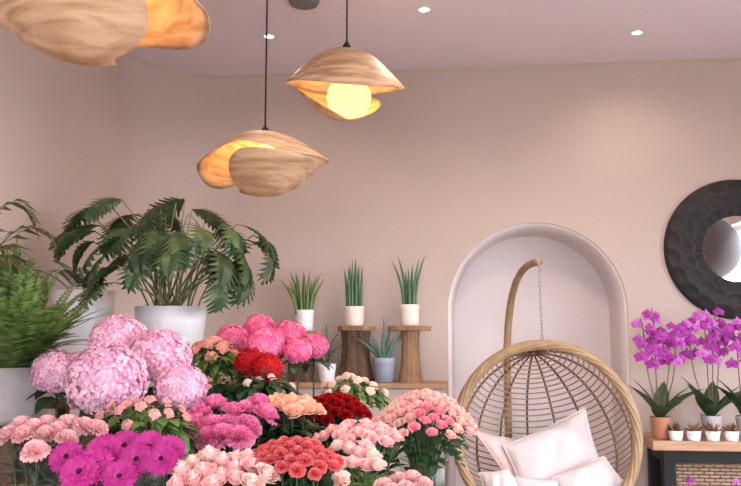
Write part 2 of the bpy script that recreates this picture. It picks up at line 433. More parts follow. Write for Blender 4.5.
# ------------------------------------------------------------------ mirror
mu = Vector((0, 0, 0)); mc = P(737, 249, 5.06); u0, _ = toroom(mc)
mcw = W(u0, 0, mc.z)
t = thing('round_mirror', 'round mirror in a wide black carved frame on the wall', 'mirror', mcw, RZ)
b = MB()
RO, RI = .45, .205
def mf(u, v):
    a = 2 * PI * u; q = v
    r = RI + (RO - RI) * q
    prof = .07 * math.sqrt(max(0, 1 - (2 * q - 1) ** 4))
    row = q * 3; k = math.floor(row); fr = row - k
    na = 22
    sa = (a * na / (2 * PI) + (.5 if k % 2 else 0)) % 1
    dm = max(0, 1 - ((fr - .5) ** 2 + (sa - .5) ** 2) * 4.2)
    y = -(prof) + .016 * dm * (1 if .02 < q < .98 else 0)
    return Vector((r * cos(a), min(y, -.002), r * sin(a)))
b.grid(mf, 340, 40, True); b.build('frame', M['ebony'], t)
b = MB(); b.lathe([(.0005, 0), (RI + .012, 0)], 64); o = b.build('glass', M['mirror'], t, smooth=False); o.rotation_euler = (PI / 2, 0, 0); o.location = (0, -.022, 0)
# grey ball added out of view to put a dark shape in the mirror
lp_ = W(2.72, -1.9, 2.24)
t = thing('reflection_ball', 'added dark grey hanging ball, out of view, making the grey shape inside the round mirror', 'reflection prop', lp_)
b = MB(); b.ball((0, 0, 0), .28, 40); b.build('shade', M['sage'], t)
b = MB(); b.tube([(0, 0, .275), (0, 0, CEIL - lp_.z - .01)], .004, 8); b.build('cord', M['cord'], t)
b = MB(); b.lathe([(.004, CEIL - lp_.z - .03), (.045, CEIL - lp_.z - .026), (.05, CEIL - lp_.z)], 24); b.build('ceiling_rose', M['cord'], t)
# ------------------------------------------------------------------ hanging egg chair and its stand
cc = Vector((.985, 4.62, .945)); EA, EC = .487, .505
YAW = -math.atan2(cc.x, cc.y) * .8
def er(z): return EA * max(0, 1 - abs(z / EC) ** 2.15) ** .5
def yp(z): return -.07 - .10 * (z / EC) * -1 if z < 0 else -.07 * (1 - z / EC) - .02
ch = thing('hanging_chair', 'round rattan hanging chair in front of the arched niche', 'hanging chair', cc, YAW)
rim = []
N = 120
zt = EC
def rimpt(z, s):
    y = -.06 - .05 * (1 - z / EC) * .8
    r = er(z)
    x = math.sqrt(max(0, r * r - y * y)); return Vector((s * x, y, z))
def ytop(z): return -.06 - .05 * (1 - z / EC) * .8
# the rim runs round the front opening: an even ellipse in the opening's plane
zmax = .503; 
for k in range(N):
    a = 2 * PI * k / N
    x = .490 * sin(a); z = .500 * cos(a)
    rim.append(Vector((x, ytop(z), z)))
b = MB()
for j in range(7):
    aa = 2 * PI * j / 7
    ring = []
    for k, p in enumerate(rim):
        out = Vector((p.x, 0, p.z)).normalized(); ph = aa + k * 2 * PI * 4 / N
        ring.append(p + out * (.017 * cos(ph)) + Vector((0, .017 * sin(ph), 0)))
    b.tube(ring, .0125, 6, closed=True)
b.build('rim', M['cane'], ch)
def back(z, ph):
    r = er(z); return Vector((r * cos(ph), r * sin(ph) * 1.02 + ytop(z) * 0, z))
zs_top = .508
TILT = Matrix.Rotation(math.radians(-6), 3, 'Y') @ Matrix.Rotation(math.radians(-27), 3, 'X')
def shellpt(th, ph, k=1.0):
    d = TILT @ Vector((sin(th) * cos(ph), sin(th) * sin(ph), cos(th)))
    return Vector((EA * k * d.x, EA * 1.02 * k * d.y, EC * k * d.z))
def runs(pts):
    out = []; cur = []
    for p in pts:
        if p.y > ytop(p.z) + .004: cur.append(p)
        else:
            if len(cur) > 2: out.append(cur)
            cur = []
    if len(cur) > 2: out.append(cur)
    return out
for k in range(16):
    ph = 2 * PI * (k + .5) / 16
    rr = runs([shellpt(.03 + (PI - .1) * i / 60, ph) for i in range(61)])
    if not rr: continue
    b = MB()
    for q in rr: b.tube(q, .0068, 6)
    b.build('rib', M['rib'], ch)
b = MB()
for i in range(1, 40):
    th = .12 + (PI - .25) * i / 40
    for q in runs([shellpt(th, -PI / 2 + 2 * PI * j / 96, .988) for j in range(97)]): b.tube(q, .0046, 5)
b.build('weave', M['weave'], ch)
hookw = P(539, 262, 4.66); hookl = Matrix.Rotation(-YAW, 3, 'Z') @ (hookw - cc)
b = MB()
ztop = hookl.z - .06; zb = EC + .01; nl = 20
for k in range(nl):
    z0 = zb + (ztop - zb) * k / nl; h = (ztop - zb) / nl * 1.25
    x0 = hookl.x * ((z0 - zb) / (ztop - zb)); y0 = hookl.y * ((z0 - zb) / (ztop - zb))
    ring = []
    for j in range(12):
        a = 2 * PI * j / 12; w = .007 * cos(a); zz = h / 2 * sin(a)
        ring.append(Vector((x0 + (w if k % 2 else 0), y0 + (0 if k % 2 else w), z0 + h / 2 + zz)))
    b.tube(ring, .0022, 5, closed=True)
b.build('chain', M['steel'], ch)
# stand
base = Vector((.885, 5.24, 0))
st = thing('chair_stand', 'curved brown pole with a hook, rising behind the round rattan chair', 'chair stand', base, 0)
top = hookw - base
pts = [Vector((0, 0, .03)), Vector((0, 0, .6)), Vector((0, 0, 1.2)), Vector((.0, -.005, 1.4)), Vector((.006, -.03, 1.55))]
ctrl = [Vector((.006, -.03, 1.55)), Vector((.018, -.12, 1.86)), Vector((top.x * .55, top.y * .55, top.z + .02)), top]
for i in range(1, 17):
    s = i / 16; pts.append(ctrl[0] * (1 - s) ** 3 + ctrl[1] * 3 * s * (1 - s) ** 2 + ctrl[2] * 3 * s * s * (1 - s) + ctrl[3] * s ** 3)
b = MB(); b.tube(pts, [.024] * 8 + [.022] * (len(pts) - 8), 12); b.build('pole', M['cane'], st)
b = MB(); b.tube([top + Vector((0, 0, -.005)), top + Vector((0, 0, -.03)), top + Vector((.01, 0, -.045)), top + Vector((0, 0, -.06))], .005, 6); b.build('hook', M['steel'], st)
b = MB(); bc = cc - base; 
b.tube([Vector((bc.x + .5 * sin(a), bc.y + .0 + .5 * -cos(a), .025)) for a in [PI + 2.5 * (k / 24 * 2 - 1) for k in range(25)]], .025, 10)
b.tube([Vector((0, 0, .025)), Vector((bc.x * .1, bc.y + .5, .025))], .024, 10)
b.build('base', M['cane'], st)

# cushions
def pillow(name, corners, th, m, label, mm='fringe'):
    TL, TR, BR, BL = [Vector(c) for c in corners]
    ctr = (TL + TR + BR + BL) / 4
    nrm = (TR - TL).cross(BL - TL).normalized()
    if nrm.y > 0: nrm = -nrm
    t = thing(name, label, 'cushion', ctr)
    def surf(sgn):
        def f(u, v):
            # edges drawn in a little between the corners
            uu, vv = u * 2 - 1, v * 2 - 1
            k = .06
            ue = uu * (1 - k * (1 - vv * vv) * abs(uu) ** 3); ve = vv * (1 - k * (1 - uu * uu) * abs(vv) ** 3)
            s, q = ue / 2 + .5, ve / 2 + .5
            p = (TL * (1 - s) + TR * s) * (1 - q) + (BL * (1 - s) + BR * s) * q
            h = th * (max(0, 1 - abs(uu) ** 2.6) * max(0, 1 - abs(vv) ** 2.6)) ** .55
            h += .006 * sin(uu * 9 + vv * 4) * (1 - uu * uu) * (1 - vv * vv)
            return p - ctr + nrm * sgn * h
        return f
    b = MB(); b.grid(surf(1), 28, 28); b.grid(surf(-1), 28, 28); b.build('cover', M[m], t)
    e = MB(); f = surf(0)
    loop = [f(i / 16, 0) for i in range(16)] + [f(1, i / 16) for i in range(16)] + [f(1 - i / 16, 1) for i in range(16)] + [f(0, 1 - i / 16) for i in range(16)]
    e.tube(loop, .005, 6, closed=True); e.build('piping', M[mm], t)
    return t
pillow('pillow', [P(503, 446, 4.76), P(585, 408, 4.86), P(606, 477, 4.70), P(528, 512, 4.62)], .075, 'cush', 'white scatter cushion leaning tilted in the middle of the rattan chair')
pillow('pillow', [P(474, 431, 4.80), P(532, 441, 4.92), P(572, 500, 4.80), P(522, 500, 4.70)], .045, 'cushp', 'dusty pink cushion at the left inside the rattan chair', 'cushp')
t = thing('seat_cushion', 'puffy white seat pad in the bottom of the rattan chair', 'cushion', (cc.x, cc.y, .565), YAW)
b = MB()
def sp(u, v):
    a = 2 * PI * u; e = v * PI
    rr = .305 * sin(e) ** .6 if 0 < v < 1 else 0
    z = .085 - .085 * (1 if cos(e) > 0 else -1) * abs(cos(e)) ** .6
    z2 = z + (.05 * (rr / .305) ** 4 if v > .5 else 0) * (1 + .2 * sin(5 * a))
    return Vector((rr * cos(a), rr * sin(a) * .62 + .10, z2 * .9 - .02))
b.grid(sp, 48, 20, True); b.build('pad', M['cush'], t)
pillow('pillow', [P(552, 478, 4.56), P(604, 456, 4.60), P(629, 487, 4.52), P(566, 512, 4.48)], .06, 'cush', 'white puffy cushion at the lower right inside the rattan chair')
pillow('pillow', [P(479, 473, 4.58), P(508, 470, 4.58), P(528, 500, 4.48), P(490, 508, 4.48)], .05, 'cush', 'small bit of white cushion at the lower left inside the rattan chair')

# ------------------------------------------------------------------ generic plant pieces
def leaf_pts(L, Wd, bend=.3, fold=.15, nl=6, tip=1.0, roll=0):
    """leaf along +x from the origin, drooping by bend; returns verts, faces"""
    vs = []; fs = []
    for i in range(nl + 1):
        s = i / nl; w = Wd * (sin(PI * min(1, s * .93 + .05) ** tip)) * .5
        a = -bend * s * 1.6; x = L * s * cos(a * .6); z = L * s * sin(a)
        vs += [(x, -w, z + fold * w), (x, 0, z), (x, w, z + fold * w)]
    for i in range(nl):
        a = i * 3; fs += [(a, a + 1, a + 4, a + 3), (a + 1, a + 2, a + 5, a + 4)]
    return vs, fs
def place(b, vf, loc, az, elev, roll=0, s=1):
    m = Matrix.Translation(Vector(loc)) @ Matrix.Rotation(az, 4, 'Z') @ Matrix.Rotation(-elev, 4, 'Y') @ Matrix.Rotation(roll, 4, 'X') @ Matrix.Scale(s, 4)
    b.add([m @ Vector(v) for v in vf[0]], vf[1])
def pot(t, r0, r1, h, m, soil=True, wall=.008, lip=0):
    b = MB(); pr = [(.0005, 0), (r0 * .94, 0), (r0, .008)] + [(r0 + (r1 - r0) * k / 5, .008 + (h - .008) * k / 5) for k in range(1, 6)]
    if lip: pr[-1] = (r1, h - lip); pr += [(r1 + .008, h - lip), (r1 + .008, h)]
    rt = pr[-1][0]
    pr += [(rt - wall, h), (r1 - wall - .004, h - .03)]
    b.lathe(pr, 36); b.build('pot', M[m] if isinstance(m, str) else m, t)
    if soil:
        b = MB(); b.lathe([(r1 - wall - .003, h - .022), (.0005, h - .016)], 24); b.build('soil', M['soil'], t)

# ------------------------------------------------------------------ flower blooms (unit radius, opening towards +z, base at origin)
def fan(b, az, elev, L, Wd, ruff, ph, base=.0, z0=0, ns=3, nt=6, curl=0):
    m = Matrix.Rotation(az, 3, 'Z'); vs = []; fs = []
    for i in range(ns + 1):
        s = i / ns
        for j in range(nt + 1):
            q = j / nt * 2 - 1
            e = elev - curl * s
            d = base + L * s * (1 - .12 * q * q)
            wv = Wd * (s ** .7) * q
            rz = ruff * s * s * sin(q * 8 + ph)
            x = d * cos(e) - rz * sin(e); z = d * sin(e) + rz * cos(e) + z0
            vs.append(m @ Vector((x, wv + ruff * .3 * s * sin(q * 11 + ph), z)))
    w = nt + 1
    for i in range(ns):
        for j in range(nt): a = i * w + j; fs.append((a, a + 1, a + w + 1, a + w))
    b.add(vs, fs)
def carnation(m, seed=0):
    rn = random.Random(seed); b = MB()
    for e, nn, L in ((5, 9, 1.0), (28, 9, .98), (48, 8, .95), (66, 7, .95), (82, 5, .95)):
        for k in range(nn):
            fan(b, 2 * PI * (k + rn.random() * .5) / nn + e, math.radians(e + rn.uniform(-6, 6)), L * rn.uniform(.9, 1.05), .42, .13, rn.random() * 6, z0=.0)
    return b.mesh('carnation_bloom', m)
def rose(m, seed=0, openness=1.0):
    rn = random.Random(seed); b = MB()
    n = 17
    for i in range(n):
        f = i / (n - 1); az = i * 2.4 + rn.random() * .3
        Rr = .10 + .88 * f ** 1.1 * openness; H = 1.25 - .55 * f; wa = 1.25 - .45 * f
        def fn(u, v, Rr=Rr, H=H, wa=wa, az=az, f=f):
            q = u * 2 - 1; a = az + q * wa * (.5 + .5 * v)
            r = Rr * (.30 + .70 * v ** .6) + (.13 * f * max(0, v - .7) / .3) ; z = H * v * (1 - .10 * q * q) - (.10 * f * max(0, v - .8) / .2)
            return Vector((r * cos(a), r * sin(a), z - .15))
        b.grid(fn, 5, 5)
    return b.mesh('rose_bloom', m)
def hydrangea(m, seed=0, n=230, sq=.88, sz=.17):
    rn = random.Random(seed); b = MB()
    b.ball((0, 0, .55), .80, 18, (1, 1, sq))
    for i in range(n):
        z = 1 - 1.62 * (i + .5) / n; r = math.sqrt(max(0, 1 - z * z)); a = i * 2.39996
        d = Vector((r * cos(a), r * sin(a), z)); q = Vector((0, 0, 1)).rotation_difference(d).to_matrix() @ Matrix.Rotation(rn.random() * 6, 3, 'Z')
        c = Vector((d.x, d.y, d.z * sq + .55)) * 1.0; c = Vector((0, 0, .55)) + (c - Vector((0, 0, .55))) * rn.uniform(.84, 1.0)
        vs = []; fs = []
        for k in range(4):
            a2 = k * PI / 2; up = rn.uniform(.0, .09)
            pts = [(0, 0, 0), (.55, -.42, .02 + up), (1, -.22, up), (1, .22, up), (.55, .42, .02 + up)]
            mm = Matrix.Rotation(a2, 3, 'Z'); o = len(vs)
            vs += [c + q @ (mm @ Vector((x * sz, y * sz, z2))) for x, y, z2 in pts]; fs.append((o, o + 1, o + 2, o + 3, o + 4))
        # join the four petals at the shared eye so the floret is one island
        vs2 = [vs[0]] + [v for i2, v in enumerate(vs) if i2 % 5]; fs = [(0, 1 + 4 * k, 2 + 4 * k, 3 + 4 * k, 4 + 4 * k) for k in range(4)]
        b.add(vs2, fs)
    return b.mesh('hydrangea_bloom', m, smooth=False)
def gerbera(m, seed=0):
    rn = random.Random(seed); b = MB()
    for ring, (nn, L, el, z0) in enumerate(((26, 1.0, .06, 0), (24, .90, .18, .03), (20, .64, .38, .05), (16, .42, .6, .06))):
        for k in range(nn):
            vs = []; fs = []; l = L * rn.uniform(.97, 1.02); Wd = .165 * L ** .5
            for i in range(7):
                q = i / 6; w = Wd * (q ** .45) * math.sqrt(max(0.02, 1 - q ** 7)); zz = .04 * sin(q * 3) 
                vs += [(l * q, -w, zz + .05 * w), (l * q * 1.0 + .02 * q, 0, zz), (l * q, w, zz + .05 * w)]
            for i in range(6): o = i * 3; fs += [(o, o + 1, o + 4, o + 3), (o + 1, o + 2, o + 5, o + 4)]
            place(b, (vs, fs), (0, 0, z0), 2 * PI * (k + .5 * ring) / nn + rn.uniform(-.05, .05), el + rn.uniform(-.06, .06))
    return b.mesh('gerbera_bloom', m)
def gerbera_eye():
    b = MB(); b.lathe([(.25, .10), (.24, .19), (.15, .22), (.0005, .19)], 18); return b.mesh('flower_centre', M['dark'])
def stem_mesh():
    b = MB(); b.tube([(0, 0, 0), (0, 0, .5), (0, 0, 1)], .0024, 6); return b.mesh('stem', M['stemd'])
def stem_leaves(m, seed, n=6, L=.085, Wd=.03):
    rn = random.Random(seed); b = MB()
    for i in range(n):
        vf = leaf_pts(L * rn.uniform(.7, 1.1), Wd, rn.uniform(.2, .6), .2, 5)
        place(b, vf, (0, 0, -.05 - .10 * i / n), i * 2.4 + rn.random(), rn.uniform(.55, 1.15))
    return b.mesh('foliage', m)
STEM = stem_mesh()

# ------------------------------------------------------------------ the tiered stand that carries the bunches
TIER = {'A': (1.66, 2.24, .84), 'B': (2.26, 2.76, .93), 'C': (2.78, 3.10, 1.0), 'D': (3.12, 3.60, 1.07)}
t = thing('flower_stand', 'tiered wooden stand under the flower buckets', 'display stand', (-.42, 2.6, 0))
for k, (y0, y1, z) in TIER.items():
    x0, x1 = -1.24 + .42, {'A': .20, 'B': .29, 'C': .04, 'D': .03}[k] + .42
    b = MB(); b.box(((x0 + x1) / 2, (y0 + y1) / 2 - 2.6, z - .015), (x1 - x0, y1 - y0, .03)); b.build('shelf', M['bark'], t, smooth=False, bevel=.004)
    for xs in (x0 + .05, x1 - .05):
        b = MB(); b.box((xs, (y0 + y1) / 2 - 2.6, (z - .03) / 2), (.05, y1 - y0 - .06, z - .03)); b.build('side_panel', M['bark'], t, smooth=False, bevel=.003)

def container(cx, cy, z, r, h, kind, label, group=None):
    if kind == 'glass':
        t = thing('glass_vase', label, 'vase', (cx, cy, z))
        b = MB(); b.lathe([(.0005, 0), (r, 0), (r, h), (r - .004, h), (r - .004, .01), (.0005, .01)], 36); b.build('glass', M['glass'], t)
        b = MB(); b.lathe([(r - .0045, .011), (r - .0045, h * .6), (.0005, h * .6)], 36); b.build('water', M['water'], t)
    else:
        t = thing('flower_bucket', label, 'bucket', (cx, cy, z))
        b = MB(); b.lathe([(.0005, 0), (r * .93, 0), (r, h), (r + .004, h + .002), (r + .003, h - .008), (r - .005, h - .006), (r * .92 - .004, .006), (.0005, .006)], 36)
        b.build('body', M[kind], t)
    return t

def bunch(name, cat, label, group, blooms, d, meshes, tier, bucket, blabel, leafm='leafd', leafL=.085, leafn=6, eye=None, leafW=.03, vis=None, rimf=.55, vpiv=None, bent=0):
    """blooms: world points of the bloom bases (centres), d: bloom radius in metres"""
    tz = TIER[tier][2]; y0, y1, _ = TIER[tier]
    pts = [Vector(p) for p in blooms]
    cx = sum(p.x for p in pts) / len(pts); cy = min(max(sum(p.y for p in pts) / len(pts), y0 + .09), y1 - .09)
    zmin = min(p.z for p in pts)
    if vpiv: cx, cy = vpiv
    V = Vector((cx, cy, tz - .16)); zrim = tz + rimf * (zmin - tz)
    fol = [stem_leaves(M[leafm], k + len(pts), leafn, leafL, leafW) for k in range(2)]
    rmax = 0; rbig = max(math.hypot(p.x - cx, p.y - cy) for p in pts) + 1e-6
    for p in pts:
        dv = (p - V); q = V + dv * ((tz + .02 - V.z) / dv.z)
        rm = V + dv * ((zrim - V.z) / dv.z); rmax = max(rmax, math.hypot(rm.x - cx, rm.y - cy))
        L = (p - q).length
        t = tag(bpy.data.objects.new(name, None), label, cat, group); C.objects.link(t)
        if bent:
            k_ = min(1, math.hypot(p.x - cx, p.y - cy) / rbig); u_ = Vector((p.x - cx, p.y - cy, 0)) * (bent / rbig)
            q = Vector((cx, cy, tz + .02)) + u_ * .7; dv = p - q; L = dv.length; rmax = bent
            inv_ = align(dv).to_matrix().inverted(); g_ = Vector((cx, cy, zrim)) + u_
            sm = MB(); sm.tube([inv_ @ (v - q) for v in [q * (1 - w_) ** 2 + (g_ * 2 - (q + p) / 2) * 2 * w_ * (1 - w_) + p * w_ * w_ for w_ in [i_ / 8 for i_ in range(9)]]], .002, 5)
            sm.build('stem', M['stemd'], t)
        t.location = q; t.rotation_euler = align(dv); t.empty_display_size = .05
        s = d * R_(.9, 1.1)
        # blooms lean outwards more than their stems
        me = random.choice(meshes)
        out = Vector((p.x - cx, (p.y - cy), 0)); sp = (Matrix.Rotation(0, 3, 'Z') @ out)
        face = vis if vis else Vector((out.x * 2.2, out.y * 2.2 - .10, .42))
        inv = align(dv).to_matrix().inverted()
        face = inv @ (Vector(face) + Vector((R_(-.08, .08), R_(-.08, .08), R_(-.05, .05))))
        rot = (Vector((0, 0, 1)).rotation_difference(face.normalized()) @ Quaternion((0, 0, 1), R_(0, 6.28))).to_euler()
        bl = put('bloom', me, t, (0, 0, L), rot, (s, s, s))
        if eye: put('flower_centre', eye, bl)
        if not bent: put('stem', STEM, t, (0, 0, 0), None, (1, 1, L + s * .1))
        if math.hypot(p.x - cx, p.y - cy) > .45 * rbig or len(pts) < 18: put('foliage', random.choice(fol), t, (0, 0, L - .01), (0, 0, R_(0, 6)))
    container(cx, cy, tz, rmax + .02, zrim - tz, bucket, blabel)
    return cx, cy

def dome(cx, cy, Y, rx, Hpx, n, ryf=.8):
    c = P(cx, cy, Y); k = mpx(Y); out = []
    for i in range(n):
        rho = math.sqrt((i + .5) / n); a = i * 2.39996 + .4
        out.append(c + Vector((rx * k * rho * cos(a), rx * k * ryf * rho * sin(a), Hpx * k * (1 - rho * rho) + R_(-.004, .004))))
    return out
def plist(lst, Y, kk=.004):
    ym = sum(p[1] for p in lst) / len(lst)
    return [P(x, y, Y + (ym - y) * kk) for x, y in lst]

# front row
bunch('carnation', 'flower', 'pale pink carnation in the bunch at the left edge, left of the magenta gerberas', 'pale pink carnations at the left edge',
      plist([(10, 437), (24, 437), (22, 428), (47, 426), (46, 438), (36, 454), (68, 427), (83, 429), (96, 431), (66, 441), (34, 430), (58, 433)], 2.08, .005), .033,
      [carnation(PET['pale'], k) for k in range(2)], 'A', 'zinc', 'dark bucket under the pale pink carnations at the left edge', 'leafg', .09, 8, leafW=.014)
bunch('gerbera', 'flower', 'magenta gerbera with a dark eye in the front bunch', 'magenta gerberas',
      plist([(80, 473), (120, 477), (137, 460), (104, 452), (162, 460), (149, 448), (67, 458), (125, 447), (168, 452), (95, 466)], 1.98, .004), .045,
      [gerbera(PET['mag'], k) for k in range(2)], 'A', 'zinc', 'dark bucket under the magenta gerberas', 'leafg', .07, 3, eye=gerbera_eye(), vis=Vector((.0, -.85, .5)))
bunch('rose', 'flower', 'blush cream rose in the bunch between the gerberas and the coral carnations', 'blush cream roses in the front',
      plist([(183, 474), (194, 466), (209, 460), (222, 465), (235, 462), (205, 476), (220, 479), (251, 470), (264, 478), (235, 482), (214, 488), (247, 462), (180, 486), (250, 486), (196, 484), (233, 472)], 1.98, .004), .032,
      [rose(PET['cream'], k) for k in range(2)] + [rose(PET['blush'], 5)], 'A', 'zinc', 'dark bucket under the blush cream roses')
bunch('carnation', 'flower', 'small coral red carnation in the dense bunch right of the cream roses', 'coral red carnations',
      dome(292, 468, 2.06, 48, 24, 58), .0205, [carnation(PET['coral'], k + 10) for k in range(2)], 'A', 'zinc', 'dark bucket under the coral red carnations')
bunch('rose', 'flower', 'pale pink rose at the right end of the front row, beside the coral carnations', 'pale pink roses beside the coral carnations',
      plist([(338, 449), (349, 452), (365, 448), (371, 458), (377, 468), (352, 466), (341, 482), (342, 467), (359, 457), (366, 468)], 2.14, .005), .027,
      [rose(PET['blush'], k + 20) for k in range(2)] + [rose(PET['cream'], 27)], 'A', 'glass', 'glass vase of the pale pink roses beside the coral carnations', 'leaf')
bunch('carnation', 'flower', 'pink carnation in the little bunch at the bottom edge, below the big bouquet', 'pink carnations at the bottom edge',
      plist([(384, 489), (399, 484), (412, 482), (423, 487), (406, 492), (392, 494)], 1.86, .004), .028,
      [carnation(PET['blush'], k + 30) for k in range(2)], 'A', 'zinc', 'dark bucket of the small pink bunch at the bottom edge')
# second row
bunch('lisianthus', 'flower', 'bright pink ruffled bloom in the bunch below the lavender hydrangeas', 'bright pink ruffled blooms',
      plist([(200, 418), (214, 430), (233, 416), (245, 413), (229, 428), (246, 430), (264, 418), (209, 440), (222, 439), (216, 408), (240, 440), (258, 408), (195, 428)], 2.48, .006), .046,
      [carnation(PET['hot'], k + 40) for k in range(2)], 'B', 'zinc', 'dark bucket under the bright pink ruffled blooms')
bunch('rose', 'flower', 'peach rose in the bunch left of the crimson carnations', 'peach roses',
      dome(287, 414, 2.62, 32, 12, 17), .031, [rose(PET['peach'], k + 50) for k in range(2)], 'B', 'zinc', 'dark bucket under the peach roses', 'leafd', .10, 7)
bunch('rose', 'flower', 'pale pink rose in the bunch directly left of the big bouquet in glass', 'pale pink roses left of the big bouquet',
      dome(360, 442, 2.46, 42, 14, 24), .027, [rose(PET['blush'], k + 60) for k in range(2)], 'B', 'tan', 'tan bucket under the pale pink roses left of the big bouquet')
pp = dome(424, 432, 2.62, 51, 36, 92, .75)
near = [p for p in pp if (p - P(432, 418, 2.5)).length < .065]
far = [p for p in pp if p not in near]
# one vase for both shades of spray rose
SR = [rose(PET['spray'], k + 70) for k in range(2)] + [rose(PET['ivory'], 74), rose(PET['spray'], 75)]
_c = container
vaselab = 'clear glass vase holding the big bouquet of small roses before the rattan chair'
def nocont(*a): return None
VP = bunch('spray_rose', 'flower', 'small pale pink rose in the big glass vase bouquet before the rattan chair', 'small pale roses of the big bouquet', far, .020, SR, 'B', 'glass', vaselab, 'leafd', .036, 2, rimf=.80, bent=.06)
container = nocont
bunch('spray_rose', 'flower', 'small deeper pink rose in the middle of the big glass vase bouquet', 'deeper pink roses of the big bouquet', near, .020, [rose(PET['sprayp'], 70)], 'B', 'glass', '', 'leafd', .036, 2, vpiv=VP, rimf=.80, bent=.05)
container = _c
# third row
bunch('carnation', 'flower', 'crimson red carnation in the dense dark red bunch', 'crimson carnations',
      dome(334, 418, 2.94, 35, 20, 44), .025, [carnation(PET['dred'], k + 80) for k in range(2)], 'C', 'zinc', 'dark bucket under the crimson carnations')
HL = [hydrangea(PET['lav'], k, 230, .92, .17) for k in range(2)]
def hyd(cx, cy, Y, rpx, label, tier, meshes, group, leafm='leafd', face=None, k=1, sc=(1, 1, 1)):
    p = P(cx, cy, Y); s = rpx * 1.04 * mpx(Y); tz = TIER[tier][2]
    cyb = min(max(p.y, TIER[tier][0] + .05), TIER[tier][1] - .05)
    q = Vector((p.x, cyb, tz + .012)); tip = p - Vector((0, 0, .55 * s)); dv = tip - q
    t = tag(bpy.data.objects.new('hydrangea', None), label, 'flower', group); C.objects.link(t)
    t.location = q; t.rotation_euler = align(dv); L = dv.length
    f = Vector(face or (0, -.25, 1)).normalized()
    inv = align(dv).to_matrix().inverted(); ff = inv @ f
    rot = (Vector((0, 0, 1)).rotation_difference(ff.normalized()) @ Quaternion((0, 0, 1), R_(0, 6))).to_euler()
    put('bloom', random.choice(meshes), t, (0, 0, L), rot, (s * sc[0], s * sc[1], s * sc[2]))
    put('stem', STEM, t, (0, 0, 0), None, (1.8, 1.8, L + s * .3))
    b = MB()
    for i in range(6):
        vf = leaf_pts(s * R_(1.1, 1.5), s * .85, R_(.2, .5), .25, 7); place(b, vf, (0, 0, L - s * R_(.1, .7)), i * 1.05 + R_(0, .5), R_(.0, .4))
    b.build('foliage', M[leafm], t)
    container(q.x, q.y, tz, .05, max(.06, (L - s) * .55), 'zinc', 'dark bucket under the ' + label.split(',')[0].split(' of its')[0].split(' beside')[0] + (' at the right' if 'lowest' in label else ''))
GL = 'lavender pink hydrangeas'
hyd(108, 380, 2.52, 37, 'largest lavender pink hydrangea ball, nearest the camera', 'B', HL, GL)
hyd(120, 342, 2.86, 27, 'lavender pink hydrangea ball standing highest, behind the largest one', 'C', HL, GL)
hyd(160, 358, 2.80, 30, 'lavender pink hydrangea ball right of the highest one', 'C', HL, GL)
hyd(182, 388, 2.62, 24, 'lavender pink hydrangea ball lowest at the right, above the bright pink blooms', 'B', HL, GL)
hyd(58, 372, 2.88, 23, 'dusky lavender hydrangea ball at the far left beside the fern pot', 'C', HL, GL)
HC = [hydrangea(PET['cer'], k + 5, 150, .8, .2) for k in range(2)]
GC = 'cerise pink hydrangeas'
for cx, cy, Y, r, lb in ((233, 338, 3.40, 16, 'cerise pink hydrangea head at the left end of its cluster'), (260, 327, 3.48, 15, 'cerise pink hydrangea head at the very top of its cluster'),
                         (266, 343, 3.28, 19, 'cerise pink hydrangea head in the middle, just above the scarlet heads'), (289, 335, 3.42, 17, 'cerise pink hydrangea head behind, right of the middle one'),
                         (298, 350, 3.26, 14, 'cerise pink hydrangea head lowest at the right, over dark leaves'), (314, 345, 3.38, 14, 'cerise pink hydrangea head at the right end, before the small white pots')):
    hyd(cx, cy, Y, r, lb, 'D', HC, GC, face=(0, -.5, 1))
HR = [hydrangea(PET['hred'], 9, 120, .8, .22)]
hyd(251, 360, 3.20, 15, 'scarlet flower head at the left, beside the salmon buds', 'D', HR, 'scarlet heads below the cerise hydrangeas', face=(0, -.8, 1))
hyd(268, 366, 3.14, 15, 'scarlet flower head at the right, under the middle cerise hydrangea', 'D', HR, 'scarlet heads below the cerise hydrangeas', face=(0, -.8, 1))

# leafy potted plants with clusters of small flowers
def floret_cluster(m, seed, n=26, r=.03, fs_=.008):
    rn = random.Random(seed); b = MB()
    for i in range(n):
        rho = math.sqrt((i + .5) / n); a = i * 2.4
        c = Vector((r * rho * cos(a), r * rho * sin(a), r * .55 * (1 - rho * rho) + rn.uniform(-.003, .003)))
        d = Vector((c.x * .8, c.y * .8, r)).normalized(); q = Vector((0, 0, 1)).rotation_difference(d).to_matrix() @ Matrix.Rotation(rn.random() * 3, 3, 'Z')
        vs = [c]; fs = []
        for k in range(5):
            mm = Matrix.Rotation(k * 2 * PI / 5, 3, 'Z')
            vs += [c + q @ (mm @ Vector((x * fs_, y * fs_, z * fs_))) for x, y, z in ((.5, -.45, .35), (1.05, 0, .5), (.5, .45, .35))]; fs.append((0, 1 + 3 * k, 2 + 3 * k, 3 + 3 * k))
        b.add(vs, fs); b.ball(c + d * .001, fs_ * .45, 6)
        b.tube([c, Vector((0, 0, -r * .9))], .0008, 4)
    return b.mesh('flower_cluster', m, smooth=False)
